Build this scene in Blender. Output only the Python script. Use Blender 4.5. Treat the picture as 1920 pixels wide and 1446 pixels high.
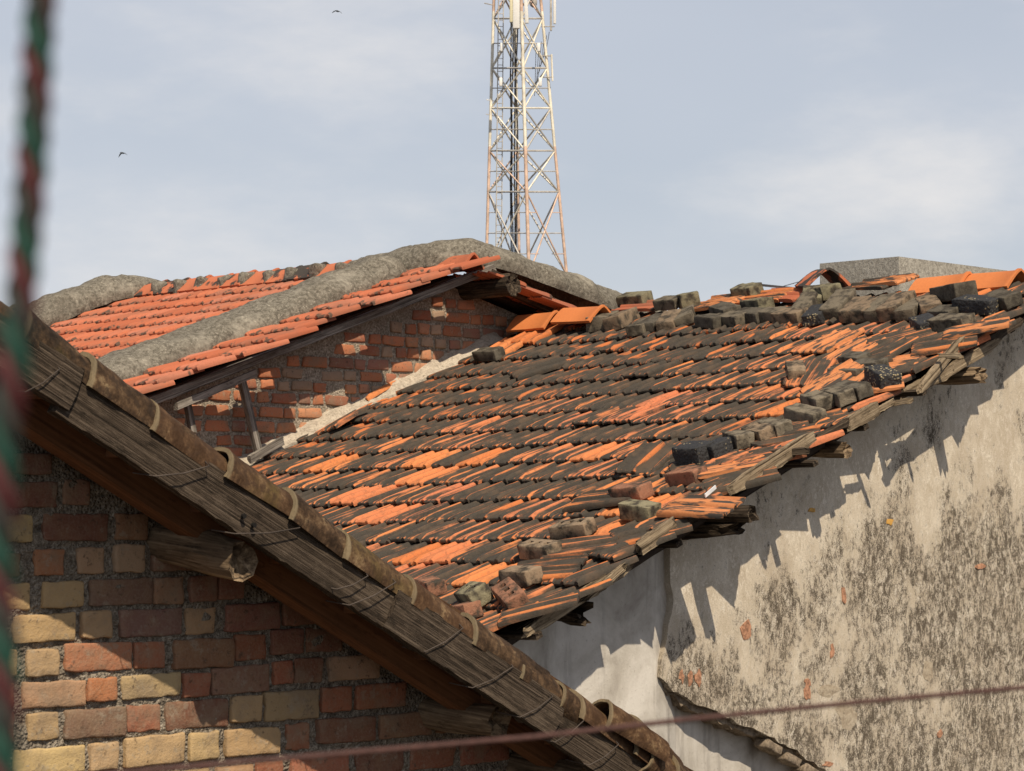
import bpy, bmesh, math, random
from mathutils import Vector, Matrix, noise
random.seed(7)
for o in list(bpy.data.objects): bpy.data.objects.remove(o)
scene = bpy.context.scene
R = math.radians

# ------------------------------------------------------------------ camera
# world axes: X runs along the gable walls (away to the right), Y along the ridges (away to the left), Z up, eye at 0
FPX, PW, PH, HOR = 4400.0, 1920.0, 1446.0, 950.0
TH = R(45.6)
PITCH = math.atan((HOR - PH / 2) / FPX)
cam = bpy.data.cameras.new('camera'); camo = bpy.data.objects.new('camera', cam)
scene.collection.objects.link(camo); scene.camera = camo
cam.sensor_width = 36; cam.lens = 36 * FPX / PW
cam.clip_start = 0.05; cam.clip_end = 3000
camo.rotation_euler = (R(90) + PITCH, 0, -TH)
cam.dof.use_dof = True; cam.dof.focus_distance = 12.0; cam.dof.aperture_fstop = 19.0

# ------------------------------------------------------------------ light
# travel direction of sunlight
SUN = Vector((0.50, 1.0, -1.30)).normalized()
elev = math.asin(-SUN.z)
sun = bpy.data.lights.new('sun', 'SUN'); suno = bpy.data.objects.new('sun', sun)
scene.collection.objects.link(suno)
sun.energy = 5.0; sun.angle = R(0.5); sun.color = (1.0, 0.86, 0.67)
suno.rotation_euler = SUN.to_track_quat('-Z', 'Y').to_euler()
suno.location = (0, 0, 30)

world = bpy.data.worlds.new('World'); scene.world = world; world.use_nodes = True
wt = world.node_tree; wt.nodes.clear()
def wn(t, **k):
    n = wt.nodes.new(t)
    for a, b in k.items(): setattr(n, a, b)
    return n
wl = wt.links.new
w_out = wn('ShaderNodeOutputWorld'); w_bg = wn('ShaderNodeBackground')
sky = wn('ShaderNodeTexSky', sky_type='NISHITA'); sky.sun_disc = False
sky.sun_elevation = elev
sky.sun_rotation = math.atan2(-SUN.x, -SUN.y)
sky.air_density = 1.0; sky.dust_density = 1.6; sky.ozone_density = 1.3; sky.altitude = 100
w_tc = wn('ShaderNodeTexCoord'); w_mp = wn('ShaderNodeMapping'); w_mp.inputs['Scale'].default_value = (1, 1, 2.6)
w_mp.inputs['Location'].default_value = (5.3, 1.1, 2.7)
w_n1 = wn('ShaderNodeTexNoise'); w_n1.inputs['Scale'].default_value = 6.0; w_n1.inputs['Detail'].default_value = 7; w_n1.inputs['Roughness'].default_value = 0.56
w_n2 = wn('ShaderNodeTexNoise'); w_n2.inputs['Scale'].default_value = 2.2; w_n2.inputs['Detail'].default_value = 3
w_r1 = wn('ShaderNodeMapRange'); w_r1.interpolation_type = 'SMOOTHSTEP'
w_r1.inputs['From Min'].default_value = 0.42; w_r1.inputs['From Max'].default_value = 0.86
w_r2 = wn('ShaderNodeMapRange'); w_r2.inputs['From Min'].default_value = 0.3; w_r2.inputs['From Max'].default_value = 0.7
w_r2.inputs['To Min'].default_value = 0.62; w_r2.inputs['To Max'].default_value = 0.86
w_veil = wn('ShaderNodeMix', data_type='RGBA'); w_cl = wn('ShaderNodeMix', data_type='RGBA')
wl(w_tc.outputs['Generated'], w_mp.inputs['Vector'])
wl(w_mp.outputs[0], w_n1.inputs['Vector']); wl(w_mp.outputs[0], w_n2.inputs['Vector'])
wl(w_n1.outputs[0], w_r1.inputs['Value']); wl(w_n2.outputs[0], w_r2.inputs['Value'])
w_sx = wn('ShaderNodeSeparateXYZ'); wl(w_tc.outputs['Generated'], w_sx.inputs[0])
w_el = wn('ShaderNodeMapRange', interpolation_type='SMOOTHSTEP'); wl(w_sx.outputs[2], w_el.inputs['Value'])
w_el.inputs['From Min'].default_value = 0.05; w_el.inputs['From Max'].default_value = 0.75; w_el.inputs['To Min'].default_value = 1.0; w_el.inputs['To Max'].default_value = 0.12
w_vm = wn('ShaderNodeMath', operation='MULTIPLY'); wl(w_r2.outputs[0], w_vm.inputs[0]); wl(w_el.outputs[0], w_vm.inputs[1])
wl(w_vm.outputs[0], w_veil.inputs['Factor']); wl(sky.outputs[0], w_veil.inputs[6])
w_veil.inputs[7].default_value = (8.5, 8.85, 9.7, 1)      # thin high haze
w_cm = wn('ShaderNodeMath', operation='MULTIPLY'); wl(w_r1.outputs[0], w_cm.inputs[0]); wl(w_el.outputs[0], w_cm.inputs[1])
wl(w_cm.outputs[0], w_cl.inputs['Factor']); wl(w_veil.outputs[2], w_cl.inputs[6])
w_cl.inputs[7].default_value = (10.6, 10.3, 10.1, 1)        # sunlit cloud
wl(w_cl.outputs[2], w_bg.inputs['Color']); w_bg.inputs['Strength'].default_value = 0.08
wl(w_bg.outputs[0], w_out.inputs[0])

scene.view_settings.view_transform = 'Standard'; scene.view_settings.look = 'None'
scene.view_settings.exposure = 0.0; scene.view_settings.gamma = 1.0
scene.render.engine = 'CYCLES'
scene.cycles.max_bounces = 6

# ------------------------------------------------------------------ geometry helpers
c_, s_ = math.cos(TH), math.sin(TH)
def cam2w(xc, depth, z):              # level camera frame -> world
    return Vector((c_ * xc + s_ * depth, -s_ * xc + c_ * depth, z))
def ray(px, py):
    a = (px - PW / 2) / FPX; b = (PH / 2 - py) / FPX
    return cam2w(a, math.cos(PITCH) - b * math.sin(PITCH), math.sin(PITCH) + b * math.cos(PITCH))
def onY(px, py, Y):                   # point on a gable plane
    r = ray(px, py); return r * (Y / r.y)
def atdepth(px, py, D):
    r = ray(px, py); dep = s_ * r.x + c_ * r.y
    return r * (D / dep)

WM = {}
COL = scene.collection
def link(name, data, parent=None, M=None):
    o = bpy.data.objects.new(name, data); COL.objects.link(o)
    M = M or Matrix(); o.matrix_basis = M
    if parent is not None:
        o.parent = parent; o.matrix_parent_inverse = WM[parent.name].inverted()
    WM[o.name] = M
    return o
def thing(name, label, cat, loc=(0, 0, 0), group=None):
    o = link(name, None, None, Matrix.Translation(loc)); o.empty_display_size = 0.2
    o['label'] = label; o['category'] = cat
    if group: o['group'] = group
    return o
def tag(o, label, cat, group=None):
    o['label'] = label; o['category'] = cat
    if group: o['group'] = group
    return o
def mesh(verts, faces, mat=None, smooth=None, name='m'):
    m = bpy.data.meshes.new(name); m.from_pydata([tuple(v) for v in verts], [], faces)
    m.validate(); m.update()
    if mat: m.materials.append(mat)
    if smooth is not None:
        m.shade_smooth(); m.set_sharp_from_angle(angle=R(smooth))
    return m
def merge(meshes, mat=None, smooth=None):
    V, F = [], []
    for vs, fs in meshes:
        b = len(V); V += list(vs); F += [tuple(i + b for i in f) for f in fs]
    return mesh(V, F, mat, smooth)
def nz(p, sc=1.0, seed=0.0):
    return noise.noise(Vector((p[0] * sc + seed, p[1] * sc + seed * 0.7, p[2] * sc - seed)))
def fb(p, sc=1.0, seed=0.0, oc=3):
    return noise.fractal(Vector((p[0] * sc + seed, p[1] * sc + seed * 0.7, p[2] * sc - seed)), 1.0, 2.0, oc)

def frame(p0, p1, up=Vector((0, 0, 1))):   # matrix with local x from p0 to p1
    x = (Vector(p1) - Vector(p0)); L = x.length; x.normalize()
    y = Vector(up).cross(x)
    if y.length < 1e-4: y = Vector((0, 1, 0)).cross(x)
    y.normalize(); z = x.cross(y)
    M = Matrix.Identity(4)
    for i in range(3): M[i][0], M[i][1], M[i][2], M[i][3] = x[i], y[i], z[i], Vector(p0)[i]
    return M, L

def boxgrid(hx, hy, hz, r=0.01, n=(3, 3, 3), jit=0.0, sc=8, seed=0.0, chip=0.0):
    """irregular rounded box: surface lattice, rounded edges, noise"""
    def axis(h, k):
        rr = min(r, h * 0.45)
        a = [-h, -h + rr]
        for i in range(1, k): a.append(-h + rr + (2 * h - 2 * rr) * i / k)
        return a + [h - rr, h]
    ax, ay, az = axis(hx, n[0]), axis(hy, n[1]), axis(hz, n[2])
    idx = {}; V = []; F = []
    def vid(i, j, k):
        key = (i, j, k)
        if key not in idx:
            p = Vector((ax[i], ay[j], az[k]))
            q = Vector((max(-hx + r, min(hx - r, p.x)), max(-hy + r, min(hy - r, p.y)), max(-hz + r, min(hz - r, p.z))))
            dlt = p - q
            if dlt.length > 1e-6: p = q + dlt.normalized() * r
            if jit:
                nn = p.normalized()
                p = p + Vector((nz(p, sc, seed), nz(p, sc, seed + 31), nz(p, sc, seed + 57))) * jit
                if chip:
                    e = fb(p, sc * 0.7, seed + 90, 2)
                    if e > 0.25: p = p - (p * (e - 0.25) * chip)
            idx[key] = len(V); V.append(p)
        return idx[key]
    I, J, K = len(ax) - 1, len(ay) - 1, len(az) - 1
    for i in range(I):
        for j in range(J):
            F.append((vid(i, j, 0), vid(i, j + 1, 0), vid(i + 1, j + 1, 0), vid(i + 1, j, 0)))
            F.append((vid(i, j, K), vid(i + 1, j, K), vid(i + 1, j + 1, K), vid(i, j + 1, K)))
    for i in range(I):
        for k in range(K):
            F.append((vid(i, 0, k), vid(i + 1, 0, k), vid(i + 1, 0, k + 1), vid(i, 0, k + 1)))
            F.append((vid(i, J, k), vid(i, J, k + 1), vid(i + 1, J, k + 1), vid(i + 1, J, k)))
    for j in range(J):
        for k in range(K):
            F.append((vid(0, j, k), vid(0, j, k + 1), vid(0, j + 1, k + 1), vid(0, j + 1, k)))
            F.append((vid(I, j, k), vid(I, j + 1, k), vid(I, j + 1, k + 1), vid(I, j, k + 1)))
    return V, F
def box(x0, x1, y0, y1, z0, z1):
    V = [Vector((x, y, z)) for x in (x0, x1) for y in (y0, y1) for z in (z0, z1)]
    return V, [(0, 1, 3, 2), (4, 6, 7, 5), (0, 4, 5, 1), (2, 3, 7, 6), (0, 2, 6, 4), (1, 5, 7, 3)]
def tube(pts, rad, seg=8, caps=True, jit=0.0, sc=6, seed=0.0):
    pts = [Vector(p) for p in pts]; n = len(pts)
    rad = rad if isinstance(rad, (list, tuple)) else [rad] * n
    V, F = [], []
    prev = None
    for i, p in enumerate(pts):
        t = (pts[min(i + 1, n - 1)] - pts[max(i - 1, 0)]).normalized()
        if prev is None:
            a = Vector((0, 0, 1)) if abs(t.z) < 0.9 else Vector((1, 0, 0))
        else: a = prev
        u = (a - t * a.dot(t)).normalized(); w = t.cross(u); prev = u
        for k in range(seg):
            an = 2 * math.pi * k / seg
            q = p + (u * math.cos(an) + w * math.sin(an)) * rad[i]
            if jit:
                q += (u * math.cos(an) + w * math.sin(an)) * fb(q, sc, seed, 3) * jit
            V.append(q)
    for i in range(n - 1):
        for k in range(seg):
            k2 = (k + 1) % seg
            F.append((i * seg + k, i * seg + k2, (i + 1) * seg + k2, (i + 1) * seg + k))
    if caps:
        F.append(tuple(reversed(range(seg)))); F.append(tuple(range((n - 1) * seg, n * seg)))
    return V, F
def plank(L, w, t, seg=14, jit=0.004, seed=0.0, taper0=1.0, taper1=1.0, split=0.0):
    """weathered board, local x along the grain, y thickness, z width"""
    V, F = [], []
    prof = [(-.5, -.5), (-.5, 0), (-.5, .5), (0, .5), (.5, .5), (.5, 0), (.5, -.5), (0, -.5)]
    m = len(prof)
    for i in range(seg + 1):
        f = i / seg; x = f * L
        k = taper0 + (1 - taper0) * min(1, f / 0.15) if f < 0.15 else (taper1 + (1 - taper1) * min(1, (1 - f) / 0.15))
        for j, (a, b) in enumerate(prof):
            e = jit * (nz((x, a * 3, b * 3), 9, seed) * 1.2 + nz((x, a * 3, b * 3), 31, seed + 5))
            xx = x
            if i in (0, seg) and split: xx += split * nz((a * 5, b * 9, seed), 1.7, seed) * 2.0
            zz = b * w * k
            if abs(b) == .5: zz += math.copysign(e * 1.6, b) * (1 if e < 0 else .4)
            V.append(Vector((xx, a * t + e * 0.3, zz)))
    for i in range(seg):
        for j in range(m):
            j2 = (j + 1) % m
            F.append((i * m + j, (i + 1) * m + j, (i + 1) * m + j2, i * m + j2))
    F.append(tuple(range(m))); F.append(tuple(reversed(range(seg * m, seg * m + m))))
    return V, F
def splinter_log(L, r0, r1, seg=12, rings=12, seed=0.0, rough=0.012, ragged=0.06):
    V, F = [], []
    for i in range(rings + 1):
        f = i / rings
        for k in range(seg):
            a = 2 * math.pi * k / seg
            r = r0 + (r1 - r0) * f
            r *= 1 + 0.12 * nz((f * 1.2, math.cos(a), math.sin(a)), 1.5, seed)
            r += rough * nz((f * 2, math.cos(a) * 2.5, math.sin(a) * 2.5), 1.6, seed + 3)
            x = L * f
            if i >= rings - 1: x += ragged * nz((math.cos(a) * 2, math.sin(a) * 2, 0.3), 1.8, seed + 9) * (1 if i == rings else .6)
            V.append(Vector((x, math.cos(a) * r, math.sin(a) * r + 0.02 * math.sin(f * 2.2 + seed))))
    for i in range(rings):
        for k in range(seg):
            k2 = (k + 1) % seg
            F.append((i * seg + k, i * seg + k2, (i + 1) * seg + k2, (i + 1) * seg + k))
    b = len(V)
    for k in range(seg):          # hollowed, checked end
        a = 2 * math.pi * k / seg; p = V[rings * seg + k]
        V.append(Vector((p.x - 0.008 - 0.02 * random.random(), p.y * .55, p.z * .55)))
    V.append(Vector((L - 0.025, 0, 0)))
    for k in range(seg):
        k2 = (k + 1) % seg
        F.append((rings * seg + k, rings * seg + k2, b + k2, b + k)); F.append((b + k, b + k2, len(V) - 1))
    F.append(tuple(reversed(range(seg))))
    return V, F

# ------------------------------------------------------------------ materials
class G:
    def __init__(s, name, rough=0.9, spec=0.25):
        s.m = bpy.data.materials.new(name); s.m.use_nodes = True; s.t = s.m.node_tree; s.n = s.t.nodes
        s.b = s.n['Principled BSDF']; s.b.inputs['Roughness'].default_value = rough
        s.b.inputs['Specular IOR Level'].default_value = spec
        s.tc = s.n.new('ShaderNodeTexCoord'); s.oi = None
    def link(s, a, b): s.t.links.new(a, b)
    def vec(s, kind='Object', scale=(1, 1, 1), rot=(0, 0, 0), off=None):
        mp = s.n.new('ShaderNodeMapping'); mp.inputs['Scale'].default_value = scale; mp.inputs['Rotation'].default_value = rot
        if kind == 'World':
            g = s.n.new('ShaderNodeNewGeometry'); s.link(g.outputs['Position'], mp.inputs['Vector'])
        else:
            s.link(s.tc.outputs[kind], mp.inputs['Vector'])
        if off is not None:       # shift by the object's own random number
            cx = s.n.new('ShaderNodeCombineXYZ')
            a = s.math('MULTIPLY', s.rnd(), 37.0)
            s.link(a, cx.inputs[0]); s.link(a, cx.inputs[1]); s.link(cx.outputs[0], mp.inputs['Location'])
        return mp.outputs[0]
    def rnd(s):
        if not s.oi: s.oi = s.n.new('ShaderNodeObjectInfo')
        return s.oi.outputs['Random']
    def ocol(s):
        if not s.oi: s.oi = s.n.new('ShaderNodeObjectInfo')
        return s.oi.outputs['Color']
    def noise(s, v, scale=5, detail=4, rough=0.55, dist=0):
        n = s.n.new('ShaderNodeTexNoise'); s.link(v, n.inputs['Vector']); n.inputs['Scale'].default_value = scale
        n.inputs['Detail'].default_value = detail; n.inputs['Roughness'].default_value = rough; n.inputs['Distortion'].default_value = dist
        return n.outputs[0]
    def vor(s, v, scale=5, feat='F1'):
        n = s.n.new('ShaderNodeTexVoronoi'); n.feature = feat; s.link(v, n.inputs['Vector']); n.inputs['Scale'].default_value = scale
        return n.outputs[0]
    def sep(s, v, i):
        n = s.n.new('ShaderNodeSeparateXYZ'); s.link(v, n.inputs[0]); return n.outputs[i]
    def math(s, op, a, b=0.5, c=None):
        n = s.n.new('ShaderNodeMath'); n.operation = op
        for i, v in enumerate((a, b, c)):
            if v is None: continue
            if isinstance(v, (int, float)): n.inputs[i].default_value = v
            else: s.link(v, n.inputs[i])
        return n.outputs[0]
    def rng(s, v, a, b, lo=0.0, hi=1.0, smooth=True):
        n = s.n.new('ShaderNodeMapRange'); n.interpolation_type = 'SMOOTHSTEP' if smooth else 'LINEAR'
        s.link(v, n.inputs['Value'])
        for k, x in (('From Min', a), ('From Max', b), ('To Min', lo), ('To Max', hi)):
            if isinstance(x, (int, float)): n.inputs[k].default_value = x
            else: s.link(x, n.inputs[k])
        return n.outputs[0]
    def mix(s, f, a, b, mode='MIX'):
        n = s.n.new('ShaderNodeMix'); n.data_type = 'RGBA'; n.blend_type = mode
        for i, v in ((0, f), (6, a), (7, b)):
            if isinstance(v, (int, float)): n.inputs[i].default_value = v
            elif isinstance(v, tuple): n.inputs[i].default_value = (*v, 1) if len(v) == 3 else v
            else: s.link(v, n.inputs[i])
        return n.outputs[2]
    def ramp(s, v, stops):
        n = s.n.new('ShaderNodeValToRGB'); s.link(v, n.inputs[0]); e = n.color_ramp.elements
        while len(e) < len(stops): e.new(0.5)
        for el, (p, c) in zip(e, stops): el.position = p; el.color = (*c, 1)
        return n.outputs[0]
    def out(s, col, bump=None, strength=0.5, dist=0.01, rough=None):
        if isinstance(col, tuple): s.b.inputs['Base Color'].default_value = (*col, 1)
        else: s.link(col, s.b.inputs['Base Color'])
        if bump is not None:
            bn = s.n.new('ShaderNodeBump'); bn.inputs['Strength'].default_value = strength; bn.inputs['Distance'].default_value = dist
            s.link(bump, bn.inputs['Height']); s.link(bn.outputs[0], s.b.inputs['Normal'])
        if rough is not None: s.link(rough, s.b.inputs['Roughness'])
        return s.m

def m_sooty_tile():
    g = G('sooty_clay_tile', 0.85, 0.2)
    v = g.vec('Object', (1, 1, 1), off=1); o = g.tc.outputs['Object']
    streak = g.noise(g.vec('Object', (1.5, 44, 10), off=1), 1.0, 3, 0.5)
    blot = g.noise(v, 7, 4, 0.6)
    fine = g.noise(v, 90, 3, 0.6)
    # lichen leaves some tiles almost clean, most nearly black
    r = g.rnd(); clean = g.rng(r, 0.84, 0.93, 0.0, 0.24)
    frac = g.math('FRACT', g.math('MULTIPLY', r, 17.31))
    ribz = g.rng(g.sep(o, 2), 0.012, 0.022, 0.0, 0.07)
    a = g.math('ADD', g.math('MULTIPLY', streak, 0.78), g.math('MULTIPLY', blot, 0.22))
    a = g.math('ADD', a, clean); a = g.math('ADD', a, ribz)
    a = g.math('ADD', a, g.math('MULTIPLY', g.rng(g.sep(o, 0), 0.035, 0.0, 0, 1), g.rng(g.sep(o, 2), -.004, 0.006, -0.05, 0.10)))
    a = g.math('ADD', a, g.math('MULTIPLY', g.math('SUBTRACT', frac, 0.5), 0.12))
    a = g.math('ADD', a, g.math('MULTIPLY', g.math('SUBTRACT', fine, 0.5), 0.05))
    mask = g.rng(a, 0.545, 0.640)
    clay = g.ramp(frac, [(0, (0.50, 0.155, 0.05)), (0.5, (0.60, 0.215, 0.075)), (1, (0.52, 0.175, 0.085))])
    clay = g.mix(g.rng(fine, 0.35, 0.7, 0, 0.5), clay, g.mix(0.35, clay, (0.25, 0.09, 0.04)))
    soot = g.mix(fine, (0.028, 0.024, 0.019), (0.080, 0.069, 0.056))
    soot = g.mix(g.rng(blot, 0.42, 0.66, 0, 0.6), soot, (0.115, 0.078, 0.052))
    grime = g.rng(g.noise(v, 28, 4, 0.7), 0.48, 0.68, 0, 0.55)
    clay = g.mix(grime, clay, (0.20, 0.095, 0.055))
    return g.out(g.mix(mask, soot, clay), g.math('ADD', fine, g.math('MULTIPLY', blot, 0.7)), 0.5, 0.004)
def m_red_tile():
    g = G('red_clay_tile', 0.8, 0.2)
    v = g.vec('Object', off=1); o = g.tc.outputs['Object']
    blot = g.noise(v, 12, 4, 0.6); fine = g.noise(v, 80, 3)
    clay = g.ramp(g.rnd(), [(0, (0.36, 0.105, 0.052)), (0.6, (0.47, 0.15, 0.075)), (1, (0.43, 0.165, 0.105))])
    clay = g.mix(g.rng(fine, 0.4, 0.7, 0, 0.35), clay, (0.30, 0.10, 0.06))
    low = g.rng(g.sep(o, 0), 0.0, 0.09, 0.16, 0.0)           # lichen clings to the lower lip
    clay = g.mix(g.rng(g.noise(g.vec('World'), 2.5, 4), 0.44, 0.64, 0, 0.6), clay, (0.25, 0.115, 0.075))
    mask = g.rng(g.math('ADD', blot, low), 0.63, 0.74, 0, 0.9)
    return g.out(g.mix(mask, clay, (0.075, 0.06, 0.045)), fine, 0.4, 0.003)
def m_ridge_new():
    g = G('new_clay_ridge', 0.7, 0.3)
    v = g.vec('Object', off=1)
    f = g.noise(v, 60, 3); b = g.noise(v, 4, 3)
    c = g.mix(b, (0.55, 0.17, 0.05), (0.66, 0.23, 0.075))
    return g.out(g.mix(g.rng(f, 0.4, 0.7, 0, 0.3), c, (0.45, 0.14, 0.05)), f, 0.25, 0.002)
def m_ridge_stained():
    g = G('stained_clay_ridge', 0.85, 0.2)
    v = g.vec('Object', off=1)
    b = g.noise(v, 5, 5, 0.6); f = g.noise(v, 70, 3)
    a = g.math('ADD', b, g.math('MULTIPLY', g.math('SUBTRACT', g.rnd(), 0.5), 0.28))
    return g.out(g.mix(g.rng(a, 0.50, 0.56), (0.50, 0.16, 0.08), (0.06, 0.052, 0.045)), f, 0.4, 0.003)
def m_barrel():
    g = G('mossy_barrel_tile', 0.92, 0.15)
    v = g.vec('Object', off=1)
    b = g.noise(v, 16, 6, 0.75); f = g.noise(v, 42, 4, 0.65); ring = g.noise(g.vec('Object', (60, 4, 4), off=1), 1, 2)
    c = g.ramp(b, [(0.38, (0.012, 0.009, 0.006)), (0.48, (0.042, 0.027, 0.016)), (0.57, (0.095, 0.060, 0.034)), (0.68, (0.22, 0.16, 0.09))])
    c = g.mix(g.rng(g.noise(v, 3.3, 3), 0.58, 0.70, 0, 0.5), c, (0.13, 0.105, 0.035))
    c = g.mix(g.rng(f, 0.48, 0.64, 0, 0.8), c, (0.030, 0.022, 0.016))
    c = g.mix(g.math('MULTIPLY', g.rnd(), 0.30), c, (0.17, 0.080, 0.036))
    c = g.mix(g.rng(g.sep(g.tc.outputs['Object'], 0), 0.014, 0.006, 0, 0.6), c, (0.26, 0.21, 0.13))
    return g.out(c, g.math('ADD', f, g.math('MULTIPLY', ring, 0.8)), 0.7, 0.006)
def m_wood(name, ca, cb, cc, grain=55, bump=0.8, dist=0.006):
    g = G(name, 0.9, 0.15)
    v = g.vec('Object', (1.6, grain, grain), off=1); v2 = g.vec('Object', (0.8, grain * 2.6, grain * 2.6), off=1)
    warp = g.noise(g.vec('Object', (3, 6, 6), off=1), 1.5, 3)
    n1 = g.noise(v, 1.0, 5, 0.62, 0.8); n2 = g.noise(v2, 1.0, 3, 0.6, 0.3)
    h = g.math('ADD', g.math('MULTIPLY', n1, 0.55), g.math('MULTIPLY', n2, 0.45))
    c = g.ramp(h, [(0.39, ca), (0.50, cb), (0.62, cc)])
    rough = g.noise(g.vec('Object', (14, 40, 40), off=1), 1.0, 5, 0.7); h = g.math('ADD', h, g.math('MULTIPLY', rough, 0.35))
    c = g.mix(g.rng(rough, 0.52, 0.70, 0, 0.55), c, g.mix(0.7, c, cc)); c = g.mix(g.rng(rough, 0.46, 0.32, 0, 0.7), c, ca)
    c = g.mix(g.rng(warp, 0.45, 0.7, 0, 0.5), c, g.mix(0.6, c, ca))
    return g.out(c, h, bump, dist)
def m_brick_wall(name, grit=0.5):
    g = G(name, 0.92, 0.15)
    v = g.vec('World')
    f = g.noise(v, 130, 4, 0.6); b = g.noise(v, 16, 4, 0.6); p = g.noise(v, 45, 3, 0.7)
    c = g.ocol()
    c = g.mix(g.rng(b, 0.4, 0.72, 0, 0.55), c, g.mix(0.5, c, (0.30, 0.20, 0.11)))
    c = g.mix(g.rng(p, 0.58, 0.72, 0, 0.75), c, (0.045, 0.03, 0.022))
    c = g.mix(g.rng(f, 0.40, 0.70, 0.0, 0.38), c, g.mix(0.5, c, (0.36, 0.30, 0.22)))
    c = g.mix(g.rng(g.noise(v, 6, 5, 0.7), 0.46, 0.68, 0, 0.65), c, (0.22, 0.165, 0.115))
    c = g.mix(g.math('MULTIPLY', g.rng(g.noise(v, 22, 5, 0.75), 0.56, 0.66), 0.45), c, (0.30, 0.26, 0.20))
    return g.out(c, g.math('ADD', g.math('MULTIPLY', f, 0.5), p), 0.65, 0.006)
def m_mortar(name, light=1.0):
    g = G(name, 0.95, 0.1)
    v = g.vec('World')
    f = g.vor(v, 110); n = g.noise(v, 60, 4, 0.7); b = g.noise(v, 7, 3)
    c = g.ramp(n, [(0.3, (0.075 * light, 0.062 * light, 0.048 * light)), (0.52, (0.22 * light, 0.19 * light, 0.15 * light)), (0.72, (0.40 * light, 0.355 * light, 0.29 * light))])
    c = g.mix(g.rng(b, 0.4, 0.7, 0, 0.35), c, (0.13, 0.105, 0.08))
    return g.out(c, g.math('ADD', n, g.math('MULTIPLY', f, -0.9)), 1.0, 0.012)
def m_loose_brick():
    g = G('weathered_loose_brick', 0.93, 0.15)
    v = g.vec('Object', off=1)
    b = g.noise(v, 14, 4, 0.6); f = g.noise(v, 90, 4, 0.7)
    c = g.mix(g.rng(b, 0.34, 0.60), (0.050, 0.043, 0.034), g.ocol())
    c = g.mix(g.rng(f, 0.55, 0.72, 0, 0.6), c, g.mix(0.5, c, (0.27, 0.235, 0.16)))
    c = g.mix(g.rng(f, 0.42, 0.30, 0, 0.6), c, (0.016, 0.014, 0.012))
    return g.out(c, g.math('ADD', f, g.math('MULTIPLY', b, 0.8)), 0.9, 0.006)
def m_tar_brick():
    g = G('tarred_gravel_brick', 0.7, 0.3)
    v = g.vec('Object', off=1); f = g.noise(v, 60, 4, 0.7); vv = g.vor(v, 52)
    spot = g.math('MULTIPLY', g.rng(vv, 0.40, 0.24), g.rng(g.noise(v, 9, 3), 0.52, 0.60))
    c = g.mix(f, (0.010, 0.010, 0.011), (0.055, 0.055, 0.056))
    c = g.mix(spot, c, (0.36, 0.30, 0.18))
    return g.out(c, g.math('ADD', f, g.math('MULTIPLY', vv, -0.8)), 0.9, 0.008)
def m_concrete(name, base=(0.215, 0.197, 0.16), dark=(0.115, 0.103, 0.083), light=(0.46, 0.425, 0.35), th=0.55):
    g = G(name, 0.95, 0.1)
    v = g.vec('World'); f = g.noise(v, 48, 5, 0.85); b = g.noise(v, 4, 4, 0.6); m = g.noise(v, 30, 4, 0.7)
    c = g.mix(g.rng(m, 0.36, 0.64), dark, base)
    c = g.mix(g.rng(f, th, th + 0.12, 0, 0.75), c, light)
    c = g.mix(g.rng(f, 0.47, 0.35, 0, 0.85), c, tuple(x * .4 for x in dark))
    c = g.mix(g.rng(b, 0.54, 0.70, 0, 0.35), c, light)
    c = g.mix(g.rng(g.noise(v, 1.8, 4, 0.6), 0.52, 0.66, 0, 0.4), c, dark)
    return g.out(c, g.math('ADD', f, m), 0.7, 0.010)
def m_plaster_old():
    g = G('mouldy_old_plaster', 0.95, 0.1)
    v = g.vec('World'); vs = g.vec('World', (1, 1, 0.6))
    f = g.noise(vs, 36, 6, 0.82, 0.5); f2 = g.noise(v, 150, 3, 0.75); b = g.noise(g.vec('World', (1, 1, 0.75)), 1.9, 5, 0.62); m = g.noise(vs, 8, 5, 0.7)
    x = g.sep(v, 0); z = g.sep(v, 2)
    # damp mould: thicker low down and towards the far end of the wall
    damp = g.rng(g.math('ADD', g.math('MULTIPLY', x, 0.16), g.math('MULTIPLY', z, -0.42)), 1.30, 2.35, -0.14, 0.10, False)
    a = g.math('ADD', g.math('ADD', g.math('MULTIPLY', f, 0.50), g.math('MULTIPLY', b, 0.72)), g.math('MULTIPLY', m, 0.20))
    a = g.math('ADD', a, damp)
    base = g.mix(g.rng(m, 0.35, 0.7), (0.49, 0.425, 0.33), (0.63, 0.565, 0.46))
    base = g.mix(g.rng(f, 0.49, 0.62, 0, 0.8), base, (0.76, 0.70, 0.60))
    base = g.mix(g.rng(g.noise(v, 3, 4, 0.6), 0.45, 0.68, 0, 0.45), base, (0.42, 0.35, 0.265))
    base = g.mix(g.rng(f2, 0.48, 0.34, 0, 0.5), base, (0.25, 0.205, 0.155))
    spk = g.math('ADD', g.math('MULTIPLY', g.noise(vs, 24, 6, 0.8, 0.6), 0.6), g.math('MULTIPLY', g.noise(v, 130, 4, 0.8), 0.4))
    dk = g.mix(f2, (0.040, 0.032, 0.024), (0.16, 0.132, 0.10))
    c = g.mix(g.math('MULTIPLY', g.rng(a, 0.685, 0.785, 0, 1), g.rng(spk, 0.57, 0.45, 0.12, 1.0)), base, dk)
    return g.out(c, g.math('ADD', g.math('MULTIPLY', f, 0.8), f2), 0.55, 0.006)
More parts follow.
